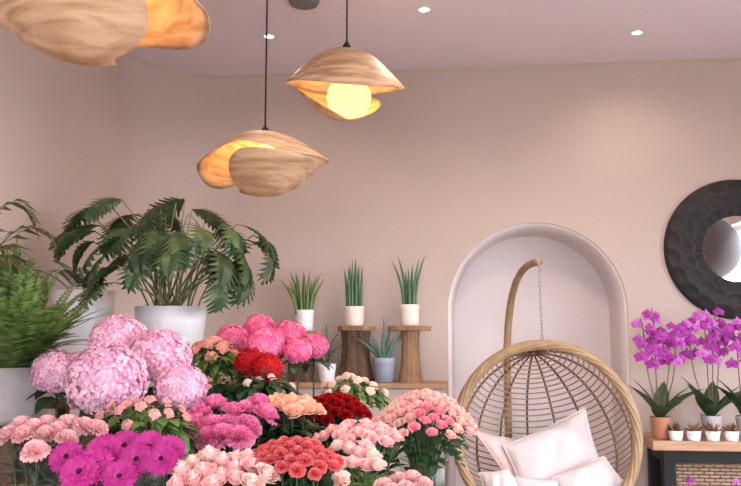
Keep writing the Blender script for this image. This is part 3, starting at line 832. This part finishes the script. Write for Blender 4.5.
def potted(name, label, cat, px, py, Y, rxp, hp, tier, m, nclus, potm, seed, leafm='leaf', cl_r=.03, leafs=150, fs_=.008, prx=.8, clh=.9, leafL=.06, leafW=.036):
    rn = random.Random(seed)
    tz = TIER[tier][2] if isinstance(tier, str) else tier
    c = P(px, py, Y); k = mpx(Y); rx = rxp * k; H = hp * k
    t = thing(name, label, cat, (c.x, c.y, tz))
    ph = max(.06, (c.z - tz) * .66); pot(t, rx * .40, rx * .5, ph, potm)
    b = MB(); zc = c.z - tz
    for i in range(leafs):
        rho = math.sqrt(rn.random()); a = rn.random() * 6.28; zz = ph + .01 + (zc + H * (1 - rho * rho) - ph - .01) * rn.random() ** .45
        vf = leaf_pts(leafL * rn.uniform(.7, 1.2), leafW * rn.uniform(.8, 1.2), rn.uniform(.2, .8), .2, 4)
        place(b, vf, (rx * rho * .8 * cos(a), rx * rho * .8 * prx * sin(a), zz), a + rn.uniform(-.6, .6), rn.uniform(-.2, .7))
    b.build('foliage', M[leafm], t)
    b = MB(); sites = []
    for i in range(nclus):
        rho = math.sqrt((i + .5) / nclus) * .92; a = i * 2.4 + seed
        sites.append(Vector((rx * rho * cos(a), rx * rho * prx * sin(a), zc + H * clh * (1 - rho * rho) + rn.uniform(-.01, .012) + .012)))
    for s in sites: b.tube([(s.x * .25, s.y * .25, ph - .02), (s.x * .7, s.y * .7, ph + (s.z - ph) * .6), s], .0018, 5)
    b.build('stems', M['vein'], t)
    ms = [floret_cluster(m, seed + q, 24, cl_r, fs_) for q in range(3)]
    for s in sites:
        put('flower_cluster', rn.choice(ms), t, s, align((s.x * 1.2, s.y * 1.2 - .03, .12)), None)
    return t
potted('kalanchoe', 'green leafy kalanchoe with tiny dusty pink buds below the largest hydrangea', 'potted plant', 143, 428, 2.36, 52, 26, 'B', PET['bud'], 20, 'zinc', 3, 'leaf', .014, 230, .006)
potted('kalanchoe', 'salmon flowered kalanchoe beside the big white pot, left of the scarlet heads', 'potted plant', 213, 363, 3.28, 27, 22, 'D', PET['salm'], 16, 'zinc', 5, 'leaf', .021, 150, .011)
potted('eustoma', 'bushy plant with ivory buds and fresh green leaves behind the crimson carnations', 'potted plant', 352, 398, 3.22, 36, 20, 'D', PET['ivory'], 16, 'zinc', 8, 'leaf', .014, 230, .009, leafL=.055, leafW=.024)
potted('leafy_shrub', 'dark green leafy plant with few pale buds below the cerise hydrangeas', 'potted plant', 262, 394, 2.98, 36, 20, 'C', PET['ivory'], 4, 'zinc', 12, 'leafd', .014, 170, .006, leafL=.075, leafW=.035)

potted('leafy_shrub', 'low dark green leafy plant between the salmon kalanchoe and the bright pink blooms', 'potted plant', 213, 398, 2.94, 26, 16, 'C', PET['bud'], 3, 'zinc', 21, 'leafd', .010, 150, .006, leafL=.07, leafW=.034)

# ------------------------------------------------------------------ plants at the left
t = thing('plant_bench', 'wooden bench carrying the big white pot, behind the flowers', 'bench', (-1.12, 3.89, 0), 0)
b = MB(); b.box((0, 0, 1.185), (.92, .46, .03)); b.build('top', M['bark'], t, smooth=False, bevel=.004)
for sx in (-1, 1):
    for sy in (-1, 1):
        b = MB(); b.box((sx * .42, sy * .19, .585), (.05, .05, 1.17)); b.build('leg', M['bark'], t, smooth=False, bevel=.004)
# philodendron
def philo_leaf(L, Wd, seed, lobes=8, droop=.8):
    """deeply cut blade along +x"""
    rn = random.Random(seed); b = MB(); n = 40
    def mid(s): a = droop * s; return Vector((L * (sin(a) / droop if droop else s), 0, -L * (1 - cos(a)) / droop))
    for side in (-1, 1):
        for k in range(lobes):
            s0 = .02 + .93 * k / lobes; s1 = s0 + .93 / lobes
            def env(x): return Wd * .5 * (sin(PI * (.13 + .80 * x)) ** .7)
            e0, e1, ec = env(k / lobes), env((k + 1) / lobes), env((k + .5) / lobes) * rn.uniform(.9, 1.12)
            a0, a1 = mid(s0), mid(s1); fw = mid(min(1.02, (s0 + s1) / 2 + .13)); q = L * .93 / lobes
            def at(base, d, dx): return base + Vector((dx, side * d, .10 * d - 1.6 * d * d))
            m0, m1 = at(a0, e0 * .36, q * .45), at(a1, e1 * .36, q * .45)
            t0, t1 = at(fw, ec * .86, -q * .18), at(fw, ec * .90, q * .42)
            tip = at(fw, ec * 1.05, q * .30)
            b.add([a0, a1, m1, t1, tip, t0, m0], [(0, 1, 2, 6), (6, 2, 3, 5), (5, 3, 4)])
        st = [mid(i / 10) for i in range(11)]
        vs = []; 
        for i, p in enumerate(st): w = Wd * .07 * (1 - i / 11); vs += [p, p + Vector((0, side * w, .002))]
        b.add(vs, [(2 * i, 2 * i + 2, 2 * i + 3, 2 * i + 1) for i in range(10)])
    tp = mid(.9); b.add([tp + Vector((0, .012, 0)), tp - Vector((0, .012, 0)), mid(1.08)], [(0, 1, 2)])
    return b
pc = P(171, 307, 3.87)
ph_ = thing('philodendron', 'large leafy philodendron in a big white pot', 'potted plant', (pc.x, pc.y, 1.2))
pot(ph_, .135, .170, pc.z - 1.2, 'potw', wall=.012)
H0 = pc.z - 1.2
leaves = [  # (px, py) of blade start, azimuth deg, scale, droop, depth offset
    (112, 208, 165, 1.0, 1.0, 0), (96, 232, 190, .95, 1.6, -.08), (100, 226, 200, 1.0, .9, .1), (140, 214, 150, 1.0, 1.1, .12),
    (125, 240, 215, .95, 1.5, -.2), (150, 222, 100, 1.0, 1.2, .1), (165, 215, 250, 1.0, 1.5, -.05), (150, 240, 255, .95, 1.8, -.2),
    (185, 200, 175, .9, .7, .1), (192, 210, 30, .95, 1.1, .1), (205, 222, 20, 1.0, 1.3, 0), (196, 240, 330, 1.0, 1.6, -.18),
    (236, 225, 5, 1.05, 1.5, .02), (226, 243, 340, 1.05, 1.5, -.12), (216, 250, 310, 1.05, 1.4, -.2), (240, 240, 355, .95, 1.3, .1),
    (176, 232, 290, .9, 1.5, -.22), (132, 262, 220, .9, 1.5, -.2), (118, 266, 200, .8, 1.3, -.32), (158, 208, 60, .8, .8, .15),
    (178, 250, 265, .85, 1.7, -.24), (205, 260, 335, .9, 1.4, -.18), (116, 283, 230, .8, 1.5, -.30), (130, 222, 130, .95, 1.2, .15), (215, 232, 60, .9, 1.2, .14),
    (88, 215, 200, .9, 1.5, 0), (122, 200, 230, .8, 1.3, -.1), (138, 232, 240, .9, 1.7, -.15), (160, 228, 280, .9, 1.6, -.2), (200, 228, 300, .9, 1.6, -.2), (252, 236, 340, .8, 1.7, .05), (222, 224, 320, .9, 1.5, -.1), (148, 262, 260, .8, 1.8, -.22),
    (256, 243, 340, .95, 1.9, 0), (238, 262, 325, .95, 1.8, -.1), (228, 232, 350, .95, 1.7, -.05), (94, 242, 205, .9, 1.9, -.1), (112, 252, 215, .95, 1.8, -.25), (176, 203, 190, .8, .9, 0), (188, 214, 15, .8, 1.2, -.1), (214, 272, 315, .8, 1.7, -.2), (160, 205, 240, .85, 1.4, -.12)]
for i, (px, py, az, s, dr, dy) in enumerate(leaves):
    q = P(px, py, pc.y + dy) - Vector((pc.x, pc.y, 1.2))
    a = math.radians(az)
    root = Vector((R_(-.07, .07) + q.x * .12, R_(-.07, .07) + dy * .15, H0 - .02))
    lf = bpy.data.objects.new('leaf', philo_leaf(.26 * s, .22 * s, i, 9, dr).mesh('leaf', M['philo'], False)); C.objects.link(lf); lf.parent = ph_
    lf.location = q; lf.rotation_euler = (R_(-.5, .5), R_(-.2, .45) if i < 33 else R_(.25, .7), a)
    midp = root.lerp(q, .55) + Vector((-q.x * .16, -q.y * .16, .05))
    pts = []
    for k in range(9):
        s_ = k / 8; pts.append(root * (1 - s_) ** 2 + midp * 2 * s_ * (1 - s_) + q * s_ * s_)
    b = MB(); b.tube(pts, [.0055 - .0025 * k / 8 for k in range(9)], 6); b.build('leaf_stalk', M['vein'], ph_)
# pale planter with thin fronds
wp = P(84, 291, 3.95)
t = thing('planter', 'broad whitish planter with thin fronds, between the fern and the philodendron', 'potted plant', (wp.x, wp.y, 1.2))
pot(t, .125, .148, wp.z - 1.2, 'potw')
def frond(b, p0, az, L, rise, droop, nl, lw, ll, up=0):
    pts = []
    for i in range(13):
        s = i / 12; h = rise * s - droop * s * s
        pts.append(Vector(p0) + Vector((cos(az) * L * s, sin(az) * L * s, h)))
    b.tube(pts, [.0022 * (1 - .7 * i / 12) for i in range(13)], 4)
    for k in range(nl):
        s = .14 + .84 * k / nl; i = min(11, int(s * 12)); p = pts[i].lerp(pts[i + 1], s * 12 - i); t = (pts[i + 1] - pts[i]).normalized()
        sd = t.cross(Vector((0, 0, 1))).normalized(); l = ll * (sin(PI * (.15 + .8 * s)) ** .7)
        for sg in (-1, 1):
            e = p + sd * sg * l + t * l * .45 + Vector((0, 0, -l * .15 + up * l)); m1 = p.lerp(e, .5)
            b.add([p, m1 + t * lw, e, m1 - t * lw], [(0, 1, 2, 3)])
b = MB()
for i in range(12):
    frond(b, (R_(-.05, .05), R_(-.05, .05), wp.z - 1.22), i * .55, R_(.16, .26), R_(.26, .36), R_(.14, .26), 18, .007, .04)
b.build('foliage', M['leafg'], t)
# fern on a pedestal
fp = P(4, 367, 3.0)
_p = t = thing('pedestal', 'wooden pedestal under the fern pot at the left edge', 'pedestal', (fp.x - .01, fp.y, 0))
b = MB(); b.box((0, 0, 1.165), (.30, .30, .03)); b.build('top', M['bark'], t, smooth=False, bevel=.004)
b = MB(); b.box((0, 0, .575), (.22, .22, 1.15)); b.build('column', M['bark'], t, smooth=False, bevel=.004)
t = thing('fern', 'bushy bright green fern in a pale stone pot at the left edge', 'potted plant', (fp.x, fp.y, 1.18))
b = MB(); hp = fp.z - 1.18
b.lathe([(.0005, 0), (.118, 0), (.132, .02), (.140, .06), (.134, hp * .6), (.120, hp), (.108, hp), (.106, hp - .03)], 40); b.build('pot', M['potg'], t)
b = MB(); b.lathe([(.108, hp - .022), (.0005, hp - .014)], 24); b.build('soil', M['soil'], t)
b = MB(); rn = random.Random(4)
for i in range(210):
    az = rn.random() * 6.28; q = rn.random(); k = 1 if cos(az) > -.2 else .45
    frond(b, (rn.uniform(-.06, .06), rn.uniform(-.06, .06), hp - .02), az, (.08 + .28 * q) * rn.uniform(.75, 1.15) * k, (.20 + .33 * rn.random()) * (1.10 - .40 * q), .03 + .12 * q, 20, .0085, .052, .1)
b.build('foliage', M['fern'], t)
# tall palm at the left edge
t = thing('palm', 'tall palm with arching dark fronds reaching in at the left edge', 'potted plant', (-1.46, 2.72, 0))
pot(t, .12, .15, .3, 'potg')
for i, (az, L, rise, dr) in enumerate(((12, .46, 1.98, .14), (28, .38, 2.10, .2), (-10, .36, 1.86, .12), (60, .40, 1.95, .2), (-40, .36, 1.98, .2), (100, .3, 2.0, .2), (-70, .35, 2.0, .25), (35, .30, 1.84, .1))):
    b = MB(); a = math.radians(az); pts = []
    for k in range(25):
        s = k / 24; rr = L * .78 * (.12 * s + .88 * s ** 3.2); z = .27 + (rise - .27) * (1 - (1 - s) ** 1.5) - dr * max(0, s - .75) ** 2 * 16
        pts.append(Vector((cos(a) * rr, sin(a) * rr, z)))
    b.tube(pts, [.006 * (1 - .75 * k / 24) for k in range(25)], 5)
    for k in range(15, 24):
        p = pts[k]; tt = (pts[k + 1] - pts[k]).normalized(); sd = tt.cross(Vector((0, 0, 1)))
        sd = sd.normalized() if sd.length > 1e-4 else Vector((0, 1, 0))
        for sg in (-1, 1):
            l = .16 * (1 - .35 * abs(k - 19) / 5); e = p + sd * sg * l * .7 + tt * l * .7 + Vector((0, 0, -l * .35)); m1 = p.lerp(e, .45) + Vector((0, 0, .02))
            b.add([p, m1 + tt * .009, e, m1 - tt * .009], [(0, 1, 2, 3)])
    b.build('frond', M['palm'], t)

# ------------------------------------------------------------------ things on the ledge
def on_ledge(px, py=380, w=-.17):
    # point on the ledge seen in column px
    d = ray(px, py); n = EB; s = (O0 + EB * w - EYE).dot(n) / d.dot(n); p = EYE + d * s; return Vector((p.x, p.y, LZ))
def z_at(py, px, Y): return P(px, py, Y).z
def stump(px, ztop, r, tr, label, m, tm, seed, topm='wood'):
    rn = random.Random(seed); p = on_ledge(px); h = ztop - LZ
    t = thing('stump_stool', label, 'stool', p, rn.uniform(-.3, .3), 'wooden stump stools on the ledge')
    ph = [rn.random() * 6 for _ in range(6)]
    def f(u, v):
        a = 2 * PI * u; rr = r * (1 + .09 * sin(3 * a + ph[0]) + .05 * sin(7 * a + ph[1]) + .03 * sin(13 * a + ph[2])) * (1.12 - .28 * sin(PI * v * .8) + .08 * (1 - v))
        return Vector((rr * cos(a), rr * sin(a), v * (h - .028)))
    b = MB(); b.grid(f, 48, 12, True); nn = 13
    b.add([f(i / 48, 1) for i in range(48)], [tuple(range(48))]); b.add([f(i / 48, 0) for i in range(48)], [tuple(range(48))[::-1]])
    b.build('trunk', M[m], t)
    b = MB()
    def g(u): a = 2 * PI * u; k = 1 + .06 * sin(2 * a + ph[3]) + .04 * sin(5 * a + ph[4]); return k * cos(a) * tr[0], k * sin(a) * tr[1]
    lo = [Vector((*g(i / 48), h - .03)) for i in range(48)]; hi = [Vector((*g(i / 48), h)) for i in range(48)]
    b.add(lo + hi, [tuple(range(48))[::-1], tuple(range(48, 96))] + [(i, (i + 1) % 48, 48 + (i + 1) % 48, 48 + i) for i in range(48)])
    b.build('top_slab', M[tm], t, smooth=False, bevel=.004)
    return p
Yl = 5.12
def snake_plant(px, ztop, label, potm, pr, phh, leaves, m, seed, group):
    p = on_ledge(px); rn = random.Random(seed)
    t = thing('snake_plant', label, 'potted plant', (p.x, p.y, ztop), 0, group)
    pot(t, pr * .94, pr, phh, potm)
    for i, (x, y, lean, L) in enumerate(leaves):
        b = MB(); pts = []; rs = []
        for k in range(9):
            s = k / 8; pts.append(Vector((x + lean * s * s * L, y, phh - .025 + L * 1.10 * s))); rs.append(.0105 * (1 - s ** 3 * .92))
        b.tube(pts, rs, 8); b.build('leaf', M[m], t)
GS = 'snake plants on the wooden stump stools'
z1 = z_at(326, 354, Yl)
stump(356, z1, .095, (.125, .10), 'dark barked stump stool left of the blue grey pot, under a snake plant', 'bark', 'stump', 3)
snake_plant(354, z1 + .001, 'snake plant of thin spears in a cream pot on the dark barked stump', 'potp', .064, .125,
            [(-.042, 0, -.10, .24), (-.025, .02, -.02, .27), (-.012, -.02, .0, .30), (.003, .015, .02, .31), (.012, -.02, .0, .28), (.022, .02, .03, .27), (.044, 0, .03, .26), (-.03, -.03, -.03, .25)], 'snake', 1, GS)
z2 = z_at(326, 410, Yl)
stump(410, z2, .062, (.135, .10), 'pale log stool right of the blue grey pot, nearest the niche', 'stump', 'stump', 9)
snake_plant(410, z2 + .001, 'snake plant of splayed spears in a cream pot on the pale log beside the niche', 'potp', .064, .135,
            [(-.035, 0, -.28, .28), (-.018, .02, -.18, .31), (.0, -.02, -.04, .24), (.01, .02, .05, .26), (.022, -.015, .14, .29), (.034, .01, .22, .31), (-.005, .03, -.1, .22)], 'snake', 2, GS)
z3 = z_at(331, 304, Yl)
stump(303, z3, .07, (.10, .09), 'stump stool behind the cerise hydrangeas, leftmost on the ledge', 'bark', 'stump', 5)
snake_plant(304, z3 + .001, 'bushy snake plant in a white pot behind the cerise hydrangeas', 'potw', .060, .135,
            [(-.05, 0, -.25, .20), (-.04, .02, -.1, .24), (-.025, -.02, -.1, .22), (-.01, .02, .0, .26), (.0, -.02, .0, .23), (.012, .0, .1, .22), (.025, .02, .1, .2), (.035, -.01, .3, .24), (.045, .01, .4, .21), (-.045, -.02, -.4, .17), (-.05, -.03, -.55, .20), (-.03, .03, -.3, .25), (.018, -.03, .05, .25), (-.018, -.035, -.15, .24), (.03, .03, .2, .23)], 'snakel', 3, GS)
# aloe in blue-grey pot
p = on_ledge(384, 380, -.24)
t = thing('aloe', 'spiky aloe in a blue grey pot between the two stump stools', 'potted plant', p)
pot(t, .056, .073, .155, 'potb')
for i, (az, lean, L) in enumerate(((200, .5, .22), (150, 1.0, .26), (90, .1, .29), (20, .75, .27), (340, .5, .22), (185, 1.1, .20), (260, .45, .2), (60, .4, .24), (230, .8, .18))):
    b = MB(); a = math.radians(az); pts = []; rs = []
    for k in range(9):
        s = k / 8; pts.append(Vector((cos(a) * (.012 + lean * L * s * .75), sin(a) * (.012 + lean * L * s * .75), .135 + L * s * (1 - .28 * lean * s)))); rs.append(.015 * (1 - s ** 1.5 * .93))
    b.tube(pts, rs, 7); b.build('leaf', M['aloe'], t)
p = on_ledge(327, 380, -.25)
t = thing('twiggy_plant', 'small white pot with thin dark twigs, left of the dark barked stump', 'potted plant', p)
pot(t, .045, .058, .115, 'potw')
for i, (dx, dy, L, cv) in enumerate(((-.01, 0, .27, .05), (.05, .0, .20, .0), (.10, 0, .15, -.05), (-.05, .02, .18, -.02), (.02, .03, .13, .06))):
    b = MB(); pts = [Vector((dx * s * s + cv * s * (1 - s) * .5, dy * s, .09 + L * s)) for s in [k / 8 for k in range(9)]]
    b.tube(pts, .0025, 5)
    for k in range(2, 9):
        vf = leaf_pts(.05, .014, .4, .2, 4); place(b, vf, pts[k], k * 2.4 + i, .5)
    b.build('twig', M['leafd'], t)

# ------------------------------------------------------------------ console table, orchids
TZ = .905; uT0 = 1.66; uT1 = 3.05; wT0 = -.52; wT1 = -.08
um, wm = (uT0 + uT1) / 2, (wT0 + wT1) / 2
t = thing('console_table', 'black framed console table with a thick wooden top below the round mirror', 'table', W(um, wm, 0), RZ)
wT = uT1 - uT0; dT = wT1 - wT0
b = MB(); b.box((0, 0, TZ - .027), (wT, dT, .054)); b.build('top', M['wood'], t, smooth=False, bevel=.006)
for sx in (-1, 1):
    for sy in (-1, 1):
        b = MB(); b.box((sx * (wT / 2 - .095), sy * (dT / 2 - .05), (TZ - .055) / 2), (.065, .065, TZ - .055)); b.build('leg', M['black'], t, smooth=False, bevel=.003)
b = MB()
for sy in (-1, 1): b.box((0, sy * (dT / 2 - .05), TZ - .055 - .035), (wT - .255, .05, .07))
for sx in (-1, 1): b.box((sx * (wT / 2 - .095), 0, TZ - .055 - .035), (.05, dT - .165, .07))
b.build('apron', M['black'], t, smooth=False)
b = MB(); b.box((0, 0, .21), (wT - .255, dT - .10, .025)); b.build('lower_shelf', M['wood'], t, smooth=False, bevel=.003)
def tab(px, w, z=TZ):
    d = ray(px, 440); s = (O0 + EB * w - EYE).dot(EB) / d.dot(EB); p = EYE + d * s; return Vector((p.x, p.y, z))
# woven panel basket on the lower shelf
p = tab(735, wm + .045, .2235); u, w = toroom(p)
t = thing('wicker_basket', 'tall tan wicker basket on the lower shelf of the console table', 'basket', p, RZ)
b = MB(); bw, bd, bh = .78, .17, .535
for i in range(int(bh / .02)):
    z = .012 + i * .02
    k = 14
    for s0 in range(2):
        loop = []
        per = [(-bw / 2, -bd / 2), (bw / 2, -bd / 2), (bw / 2, bd / 2), (-bw / 2, bd / 2)]
        for q in range(4):
            a0, a1 = Vector(per[q]), Vector(per[(q + 1) % 4]); nn = 26 if q % 2 == 0 else 8; nr_ = Vector(((a1 - a0).y, -(a1 - a0).x)).normalized()
            for j in range(nn):
                pt = a0.lerp(a1, j / nn) + nr_ * (.004 if (j + i + s0) % 2 else -.004); loop.append(Vector((pt.x, pt.y, z + s0 * .009)))
    b.tube(loop, .0095, 5, closed=True)
b.box((0, 0, .006), (bw - .01, bd - .01, .01)); b.build('weave', M['weave'], t)
b = MB()
for q in range(27): b.tube([(-bw / 2 + bw * q / 26, -bd / 2, 0.005), (-bw / 2 + bw * q / 26, -bd / 2, bh)], .007, 5)
b.build('uprights', M['rib'], t)
b = MB(); b.tube([(-bw / 2, -bd / 2, bh), (bw / 2, -bd / 2, bh), (bw / 2, bd / 2, bh), (-bw / 2, bd / 2, bh)], .012, 8, closed=True); b.build('rim', M['cane'], t)

def orchid_bloom(m, seed):
    rn = random.Random(seed); b = MB()
    for az, L, Wd in ((90, 1, .62), (215, .95, .6), (325, .95, .6), (8, 1.0, 1.05), (172, 1.0, 1.05)):
        vf = leaf_pts(L, Wd, .15, .1, 5, .75); place(b, vf, (0, 0, 0), math.radians(az), .15 + rn.uniform(-.1, .1))
    return b.mesh('bloom', m)
def orchid_lip():
    b = MB(); vf = leaf_pts(.42, .36, -.6, .5, 4, .8); place(b, vf, (0, 0, .03), math.radians(270), .5); b.ball((0, .02, .1), .1, 8); return b.mesh('lip', PET['lip'])
OB = [orchid_bloom(PET['orch'], 1), orchid_bloom(PET['orchl'], 2), orchid_bloom(PET['orch'], 3)]; LIP = orchid_lip()
def orchid(px, w, label, potm, stems, lvs, z=TZ, pr=.058, phh=.125, br=.032, seed=1, nb=8, group='purple moth orchids on the console table'):
    rn = random.Random(seed); p = tab(px, w, z)
    t = thing('orchid', label, 'orchid', p, 0, group)
    pot(t, pr * .8, pr, phh, potm)
    for az, L, Wd, el in lvs:
        vf = leaf_pts(L * 1.1, Wd * 1.3, .2, .25, 9, .9); b = MB(); place(b, vf, (0, 0, phh - .02), math.radians(az), el); b.build('leaf', M['leafd'], t)
    for i, (sx, sy, tx, ty) in enumerate(stems):
        base = Vector((rn.uniform(-.015, .015), rn.uniform(-.015, .015), phh - .02))
        a = P(sx, sy, p.y - .02) - p; e = P(tx, ty, p.y - .07) - p
        pts = []
        c1 = Vector((a.x, a.y, base.z + (a.z - base.z) * .6))
        for k in range(12):
            s = k / 11; pts.append(base * (1 - s) ** 3 + (base.lerp(c1, .6)) * 3 * s * (1 - s) ** 2 + c1 * 3 * s * s * (1 - s) + a * s ** 3)
        top = a.lerp(e, .5) + Vector((0, -.02, .03))
        for k in range(1, 9):
            s = k / 8; pts.append(a * (1 - s) ** 2 + top * 2 * s * (1 - s) + e * s * s)
        b = MB(); b.tube(pts, .0032, 6); so = b.build('flower_stem', M['rib'], t)
        for k in range(nb):
            s = k / max(1, nb - 1); i0 = int(9 + s * 9.9); c = pts[min(len(pts) - 1, i0)]
            off = Vector(((.030 if k % 2 else -.030) + rn.uniform(-.012, .012), rn.uniform(-.05, .01), rn.uniform(-.028, .028)))
            sc_ = br * (1 - .25 * s) * rn.uniform(.9, 1.1)
            d = Vector((off.x * 8 + rn.uniform(-.3, .3), -1, rn.uniform(-.1, .35)))
            q = (d.normalized().to_track_quat('Z', 'Y')).to_euler()
            bl = put('bloom', rn.choice(OB), so, c + off, q, (sc_,) * 3); put('lip', LIP, bl)
    return t
LV = [(192, .25, .075, 1.1), (165, .26, .07, 1.3), (10, .30, .08, .85), (-25, .24, .07, 1.15), (250, .19, .07, .8), (60, .24, .07, 1.2), (300, .18, .07, .9)]
orchid(661, wT0 + .11, 'purple moth orchid in a terracotta pot at the left end of the console table', 'terra',
       [(645, 345, 640, 318), (655, 350, 652, 308), (675, 348, 662, 330), (669, 350, 682, 322)], LV, seed=2, br=.044, nb=10)
orchid(712, wT0 + .22, 'purple moth orchid in the middle of the row under the round mirror', 'potg',
       [(690, 342, 688, 318), (706, 341, 700, 308), (718, 346, 714, 314), (712, 343, 724, 330)], LV[1:] + [(120, .22, .08, 1.2), (225, .22, .08, 1.0)], seed=5, br=.044, nb=10)
orchid(747, wT0 + .20, 'purple moth orchid cut by the right edge, under the round mirror', 'potg',
       [(737, 345, 728, 324), (746, 345, 742, 318), (752, 345, 758, 322)], LV, seed=8, br=.044, nb=10)
# little succulents in white pots along the table front
for i, (px, lb) in enumerate(((676, 'tiny brownish succulent in a white pot, leftmost of the row on the console table'), (694, 'tiny brownish succulent in a white pot, second from the left of the row'),
                              (713, 'tiny brownish succulent in a white pot, third from the left of the row'), (732, 'tiny brownish succulent in a white pot, fourth from the left, near the right edge'))):
    p = tab(px, wT0 + .048 + (.0 if i else .0))
    t = thing('succulent', lb, 'potted plant', p, 0, 'small succulents in white pots')
    pot(t, .034, .042, .055, 'potw', wall=.005)
    rn = random.Random(i); b = MB()
    for k in range(30):
        vf = leaf_pts(.055 + .02 * rn.random(), .018, .1, .5, 4); place(b, vf, (rn.uniform(-.02, .02), rn.uniform(-.02, .02), .04), k * 2.4, .25 + 1.1 * rn.random())
    b.build('foliage', mat('succulent_leaf', (.20, .09, .05), .5, (.30, .17, .08), 1, island=1), t)
orchid(699, wT0 + .105, 'small violet orchid on the lower shelf, left of the other one before the basket', 'potw', [(698, 492, 697, 484)], [(a_, l_ * .55, w_ * .6, e_) for a_, l_, w_, e_ in LV[:4]], z=.2235, pr=.045, phh=.10, br=.03, seed=11, nb=4, group='violet orchids before the wicker basket')
orchid(735, wT0 + .105, 'small violet orchid on the lower shelf near the right edge, before the basket', 'potw', [(737, 490, 734, 481)], [(a_, l_ * .55, w_ * .6, e_) for a_, l_, w_, e_ in LV[:4]], z=.2235, pr=.045, phh=.10, br=.03, seed=12, nb=4, group='violet orchids before the wicker basket')

# ------------------------------------------------------------------ output look
vs_ = sc.view_settings
vs_.view_transform = 'Standard'; vs_.look = 'None'; vs_.gamma = 1; vs_.use_curve_mapping = False; vs_.exposure = 0.10
